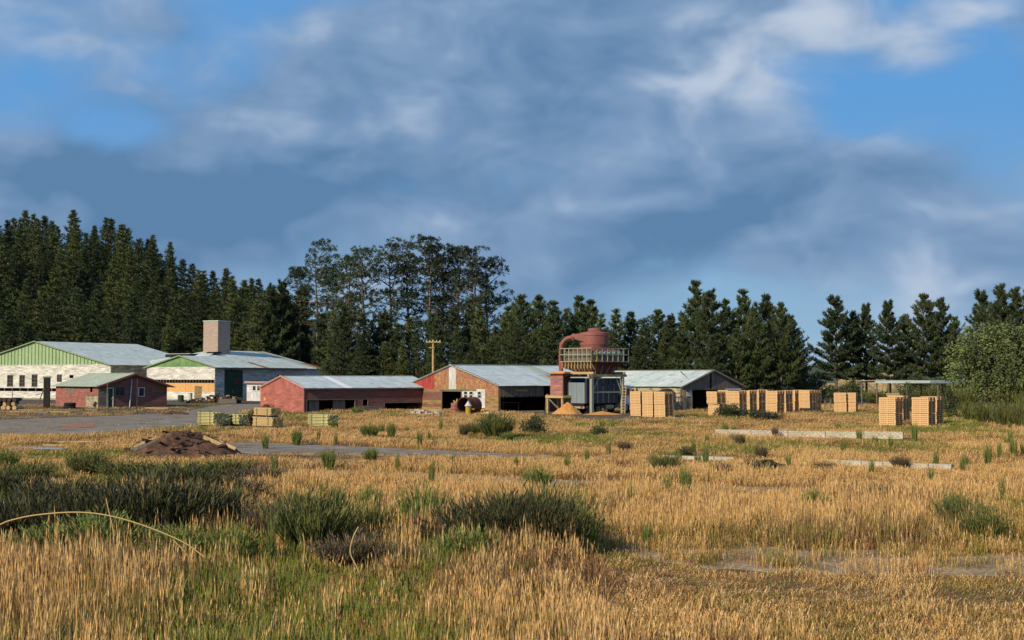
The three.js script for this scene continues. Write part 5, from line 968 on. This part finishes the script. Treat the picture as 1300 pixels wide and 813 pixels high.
// ---------------------------------------------------------------- rubble, sheets and scrap on the ground
const lay = (name, label, cat, px, py, w, h, dep, turn, mat, group, lift = 0) => { const [X, d] = gp(px, py), m = part(numbered(name), box(w, h, dep, 0, h / 2, 0), mat, scene); m.position.set(X, lift, -d); m.rotation.y = turn * DEG; return tag(m, label, cat, group); };
{
  const P = (px, py) => { const [X, d] = gp(px, py); return [X, d]; };
  // long pale concrete beams lying in the grass
  const edge = (name, label, p0, p1, h, w, n, mats) => { const [x0, d0] = P(...p0), [x1, d1] = P(...p1), g = thing(name, label, 'kerb', x0, d0, Math.atan2(d1 - d0, x1 - x0)), L = Math.hypot(x1 - x0, d1 - d0), r = rng(p0[0]); for (let i = 0; i < n; i++) { const m = part('kerb_block', box(L / n - 0.03, h, w, (i + 0.5) * L / n, h / 2 - 0.02, 0), pick(r, mats), g); m.rotation.z = (r() - 0.5) * 0.006; m.position.z = (r() - 0.5) * 0.05; } };
  edge('concrete_beam', 'long pale concrete beam lying in the grass before the pallet row', [908, 553.5], [1146, 557.5], 0.4, 0.35, 5, M.concrete);
  edge('concrete_kerb', 'grey concrete slab edge running through the grass below the long beam', [1040, 590], [1208, 597], 0.24, 0.3, 6, M.concrete);
  edge('concrete_kerb', 'short weathered slab edge in the grass beside a dark bush', [834, 582], [932, 585], 0.17, 0.26, 4, M.concrete);
  edge('path_kerb', 'low worn edging along the old asphalt path', [345, 577], [700, 581], 0.12, 0.16, 12, [M.gravel]);
  // loose pale sheets and planks on the left
  const sheetMat = std({ map: metalTex([164, 174, 182], [140, 150, 160], [110, 104, 96], 0.2, 141, 4), roughness: 0.5 });
  lay('roofing_sheet', 'blue grey sheet lying flat at the road edge', 'sheet', 40, 569, 2.2, 0.05, 0.9, 12, sheetMat); lay('roofing_sheet', 'dull grey sheet overlapping another by the bark heap', 'sheet', 70, 571.5, 1.5, 0.05, 0.8, -14, sheetMat, undefined, 0.06); lay('roofing_sheet', 'dark edged sheet half under the grass near the long plank', 'sheet', 14, 562, 1.6, 0.06, 0.7, 4, M.greyWood[3]);
  lay('long_plank', 'long orange plank lying on the ground before the bark heap', 'plank', 110, 562, 4.2, 0.09, 0.2, 1, M.newWood[1]);
  lay('short_plank', 'short pale plank beside the long orange plank', 'plank', 72, 566, 1.3, 0.07, 0.15, -8, M.paleWood[0]);
  // white rubble before the sawmill gable
  const r = rng(66);
  for (let i = 0; i < 16; i++) { const px = 522 + r() * 58, py = 524 + r() * 4; lay('rubble_block', 'broken pale concrete lump in the rubble before the sawmill', 'rubble', px, py, 0.35 + r() * 0.8, 0.14 + r() * 0.24, 0.3 + r() * 0.3, r() * 180, pick(r, M.concrete), 'rubble before the sawmill'); }
  for (let i = 0; i < 6; i++) lay('broken_plank', 'dark broken plank strewn by the sawmill door', 'plank', 532 + r() * 46, 525 + r() * 4, 1.2 + r() * 1.3, 0.1, 0.16, r() * 60 - 30, pick(r, M.darkWood), 'planks by the sawmill');
  for (const [px, py, w] of [[770, 548, 1.6], [785, 549, 1.2], [758, 549.5, 1.0]]) lay('grey_plank', 'weathered grey plank lying in the grass before the truck', 'plank', px, py, w, 0.14, 0.2, r() * 30, M.greyWood[0], 'planks before the truck');
  lay('sandy_board', 'pale board lying in the grass before the truck planks', 'board', 715, 546.5, 3.4, 0.06, 0.7, 3, M.paleWood[0]);
  lay('pale_slab', 'flat pale slab on the ground by the pallet pair', 'slab', 1058, 525.5, 1.4, 0.12, 0.8, 8, M.concrete[0]);
  for (const [px, h] of [[1047, 0.9], [1054, 1.1], [1061, 0.9]]) { const [X, d] = gp(px, 519), m = part(numbered('fence_post'), rod([0, 0, 0], [0.03, h, 0], 0.09, 0.08, 8), M.greyWood[2], scene); m.position.set(X, 0, -d); tag(m, 'short grey fence post beside the pallet pair', 'post', 'fence posts by the pallets'); }
  // timber under the shelter
  for (const [px, py, w, h] of [[1142, 520, 2.6, 1.6], [1205, 520, 2.2, 1.2]]) { const [X, d] = gp(px, py), g = thing('stored_timber', px < 1170 ? 'tall dim timber stack under the open shelter roof' : 'low dim timber stack under the shelter near the willow', 'timber stack', X, d, 0.1), rr = rng(px); for (let y = 0; y < h; y += 0.16) part('timber', box(w * (0.9 + 0.15 * rr()), 0.14, 1.2, 0, y + 0.075, 0), pick(rr, M.paleWood), g); }
}
// ---------------------------------------------------------------- scrap on the left and before the mill
{
  const r = rng(404);
  // dark gate post with a green cap, and what leans on it
  { const [X, d] = gp(60, 519), g = thing('old_post', 'thick blackened timber post with a green cap left of the red hut', 'post', X, d, 0.2); part('post', box(0.66, 3.4, 0.6, 0, 1.7, 0), std({ map: plankTex([52, 44, 38], [30, 26, 24], 151, 2) }), g); part('cap', box(0.84, 0.16, 0.7, 0, 3.48, 0), M.greenTrim[0], g); part('bracket', beam([-0.3, 1.7, 0.34], [-1.1, 1.55, 0.5], 0.1), M.white, g); }
  { const [X, d] = gp(47, 520), m = part(numbered('leaning_pole'), beam([0, 0, 0], [0.75, 2.3, -0.1], 0.1), M.paleBark[0], scene); m.position.set(X, 0, -d); tag(m, 'thin brown pole leaning towards the blackened post', 'pole'); }
  for (const [px, py, h, label, mat] of [[16, 516, 2.1, 'rusty upright pipe beside the log heap', M.rustTank], [136.3, 523, 2.9, 'slim pale grey post standing before the red hut door', M.greyWood[0]], [174.5, 524, 3.3, 'slim dark post standing before the red hut windows', M.darkWood[0]]]) { const [X, d] = gp(px, py), m = part(numbered('slim_post'), rod([0, 0, 0], [0.03, h, 0], 0.045, 0.04, 8), mat, scene); m.position.set(X, 0, -d); tag(m, label, 'post'); }
  // log heap at the left edge
  { const [X, d] = gp(2, 520), g = thing('log_heap', 'untidy heap of logs and offcuts at the yard edge past the blackened post', 'log heap', X, d); for (let i = 0; i < 26; i++) { const y = 0.2 + Math.floor(i / 8) * 0.42, x = (i % 8) * 0.52 - 2 + r() * 0.2, a = (r() - 0.5) * 0.9; part('log', rod([x, y, 0.9 + r() * 0.3], [x + Math.sin(a), y + (r() - 0.5) * 0.2, -0.9], 0.2 + r() * 0.09, 0.17, 9), pick(r, M.bark.concat(M.paleWood[0])), g); } }
  for (const [px, py] of [[30, 524], [55, 524.5], [75, 524], [95, 522], [20, 527], [40, 521], [200, 519], [118, 521]]) { const [X, d] = gp(px, py), m = part(numbered('scrap_board'), box(1.3 + r() * 1.4, 0.12, 0.22, 0, 0.07, 0), pick(r, M.greyWood.concat(M.paleWood)), scene); m.position.set(X, 0, -d); m.rotation.y = (r() - 0.5) * 1.4; tag(m, 'scrap board lying on the dark dirt before the red hut', 'board', 'scrap boards in the yard'); }
  // tyre against the hut
  { const [X, d] = gp(89, 519.5), g = thing('tyre_pile', 'two old black tyres piled flat by the red hut wall', 'tyre pile', X, d); const t = new THREE.TorusGeometry(0.5, 0.19, 10, 24); t.rotateX(Math.PI / 2); t.translate(0, 0.19, 0); part('tread', t, M.rubber, g); const t2 = new THREE.TorusGeometry(0.48, 0.18, 10, 24); t2.rotateX(Math.PI / 2); t2.translate(0.06, 0.53, 0.02); part('tread', t2, M.rubber, g); }
  // dark clods at the road edge
  for (const [px, py, s] of [[222, 526, 0.55], [232, 526.5, 0.4], [214, 526.5, 0.35]]) { const [X, d] = gp(px, py), q = new THREE.IcosahedronGeometry(s, 3), p = q.attributes.position; for (let i = 0; i < p.count; i++) { const k = 1 + 0.35 * noise(p.getX(i) * 2.2 + px, p.getY(i) * 2.2, p.getZ(i) * 2.2); p.setXYZ(i, p.getX(i) * k * 1.5, Math.max(-0.02, p.getY(i) * k * 0.55), p.getZ(i) * k); } q.computeVertexNormals(); const m = part(numbered('earth_clod'), q, M.mulch, scene); m.position.set(X, 0, -d); tag(m, 'dark clod of earth at the gravel road edge before the hut', 'clod', 'earth clods by the road'); }
  // firewood heap before the mill's plywood wall
  { const [X, d] = gp(268, 512), g = thing('firewood_heap', 'brown heap of split wood before the mill gable and green door', 'wood heap', X, d); for (let i = 0; i < 130; i++) { const x = (r() - 0.45) * 7.5, hh = Math.max(0.1, 1.25 * (1 - Math.abs(x - 1.2) / 4.4)), y = 0.12 + r() * hh, z = (r() - 0.5) * 1.6, a = r() * 6.28, l = 0.3 + r() * 0.45; part('split_log', beam([x, y, z], [x + Math.cos(a) * l, y + (r() - 0.5) * 0.3, z + Math.sin(a) * l], 0.14 + r() * 0.16, 0.16), pick(r, M.darkWood.concat(M.bark, M.paleWood[1], M.greyWood[0])), g); } part('base_board', box(7.6, 0.1, 1.6, 0.3, 0.05, 0), M.darkWood[2], g); part('trough', box(2.4, 0.6, 0.8, 2.6, 0.3, 1.4), M.greyWood[1], g); }
  { const d = 198, X = atX(251.5, d), m = part(numbered('plywood_sheet'), box(1.1, 2.2, 0.05, 0, 1.1, 0), M.paleWood[0], scene); m.position.set(X, 0, -d); m.rotation.set(-0.12, 0.5, 0); tag(m, 'plywood sheet stood on end behind the firewood heap', 'plywood sheet'); }
  { const d = 199, X = atX(241.5, d), g = thing('white_drum', 'small white drum at the end of the firewood heap', 'drum', X, d); part('body', rod([0, 0, 0], [0, 1.1, 0], 0.36, 0.36, 16), M.white, g); part('lid', rod([0, 1.1, 0], [0, 1.16, 0], 0.38, 0.36, 16), M.binPale, g); }
  { const d = 190, X = atX(230, d), g = thing('dark_drum', 'dark green drum in the weeds before the mill gable', 'drum', X, d); part('body', rod([0, 0, 0], [0, 0.9, 0], 0.42, 0.42, 16), M.greenDoor, g); part('lid', rod([0, 0.9, 0], [0, 0.95, 0], 0.44, 0.42, 16), M.black, g); }
}
// ---------------------------------------------------------------- rusty tank, barrel and yellow pump before the sawmill
{
  const [X, d] = gp(596, 525.5), g = thing('rusty_tank', 'short rusty steel tank lying on its side with an open end', 'tank', X, d, 60 * DEG), R = 0.78;
  const c = new THREE.CylinderGeometry(R, R, 1.9, 28, 1, true); c.rotateZ(Math.PI / 2); c.translate(0, R, 0); part('shell', c, M.rustTank, g);
  const c2 = new THREE.CylinderGeometry(R - 0.04, R - 0.04, 1.9, 28, 1, true); c2.rotateZ(Math.PI / 2); c2.translate(0, R, 0); part('lining', c2, M.darkWood[1], g);
  for (const x of [-0.95, 0, 0.95]) { const t = new THREE.TorusGeometry(R, 0.04, 6, 28); t.rotateY(Math.PI / 2); t.translate(x, R, 0); part('hoop', t, M.rustTank, g); }
  const e = new THREE.CircleGeometry(R - 0.02, 28); e.rotateY(Math.PI / 2); e.translate(0.93, R, 0); part('end_plate', e, M.rustTank, g);
  const pb = gp(594.5, 527.5), pmp = thing('yellow_pump', 'yellow pump with white pointed cover standing before the rusty tank', 'pump', pb[0], pb[1], 0.3);
  part('body', rod([0, 0.05, 0], [0, 0.85, 0], 0.26, 0.24, 16), M.yellow, pmp); { const k = new THREE.ConeGeometry(0.34, 0.5, 16); k.translate(0, 1.1, 0); part('cover', k, M.white, pmp); } part('foot', box(0.6, 0.06, 0.6, 0, 0.03, 0), M.black, pmp); part('spout', rod([0.2, 0.6, 0], [0.55, 0.55, 0.05], 0.08, 0.08, 10), M.yellow, pmp);
  const bb = gp(578, 524), br = thing('scrap_barrel', 'faded red barrel with scrap sticking out in the sawmill doorway', 'barrel', bb[0], bb[1]);
  part('body', rod([0, 0, 0], [0, 0.95, 0], 0.42, 0.42, 18), M.hutRed[1], br); for (const y of [0.32, 0.64]) part('hoop', new THREE.TorusGeometry(0.42, 0.025, 6, 20).rotateX(Math.PI / 2).translate(0, y, 0), M.rustTank, br); part('offcut', beam([-0.1, 0.5, 0], [0.2, 1.35, 0.1], 0.12), M.paleWood[0], br); part('offcut', beam([0.1, 0.5, 0], [-0.15, 1.2, 0.05], 0.1), M.newWood[0], br);
  const wb = gp(619, 526.5), wh = thing('grey_boulder', 'low grey stone beside the sawmill corner', 'stone', wb[0], wb[1]); { const q = new THREE.IcosahedronGeometry(0.4, 3), p = q.attributes.position; for (let i = 0; i < p.count; i++) { const k = 1 + 0.3 * noise(p.getX(i) * 3, p.getY(i) * 3, p.getZ(i) * 3); p.setXYZ(i, p.getX(i) * k * 1.3, Math.max(0, p.getY(i) * k * 0.7), p.getZ(i) * k); } q.computeVertexNormals(); part('stone', q, M.concrete[1], wh); }
}
// ---------------------------------------------------------------- power pole
{
  const d = 158, X = atX(549.8, d), t = atH(431.5, d), g = thing('power_pole', 'weathered timber power pole with crossarm behind the red shed', 'power pole', X, d, 0.15);
  part('pole', rod([0, 0, 0], [0, t, 0], 0.17, 0.12, 10), M.paleWood[4], g); part('crossarm', box(1.75, 0.14, 0.12, 0, t - 0.28, 0.14), M.paleWood[0], g); part('lower_arm', box(0.7, 0.1, 0.1, -0.2, t - 0.95, 0.14), M.paleWood[0], g);
  for (const x of [-0.8, -0.4, 0.4, 0.8]) part('insulator', rod([x, t - 0.21, 0.14], [x, t - 0.03, 0.14], 0.05, 0.035, 8), M.white, g);
}
// ---------------------------------------------------------------- arching dry plume stems in the foreground
{
  const stem = (pts, d, label, r0) => { const c = new THREE.CatmullRomCurve3(pts.map(([px, py, e = 0]) => vec(atX(px, d + e), atH(py, d + e), -d - e))), m = part(numbered('plume_stem'), new THREE.TubeGeometry(c, 50, r0, 5), std({ color: rgb(0.52, 0.36, 0.14) }), scene); tag(m, label, 'dry stem'); };
  const base = (px, d) => 480 + CAMH * F / d;
  stem([[-34, base(0, 19)], [-24, 715], [0, 668], [28, 657], [70, 651], [110, 650], [150, 656], [200, 672], [240, 690], [262, 706]], 19, 'long arching dry plume stem bending over the dark gorse', 0.011);
  stem([[250, base(0, 22)], [246, 715], [238, 700], [228, 690], [222, 684]], 22, 'short bent dry stem below the arching plume', 0.012);
  stem([[150, base(0, 20)], [149, 720], [146, 670], [140, 646], [137, 632]], 20, 'upright dry plume stem before the gorse', 0.009);
  stem([[462, base(0, 22)], [455, 720], [446, 700], [450, 680], [456, 668]], 22, 'crooked pale dry stem in the grass before the broom', 0.012);
  stem([[388, base(0, 23)], [387, 720], [388, 690], [386, 676]], 23, 'thin straight dry stem before the withered broom', 0.009);
}
renderer.render(scene, camera);
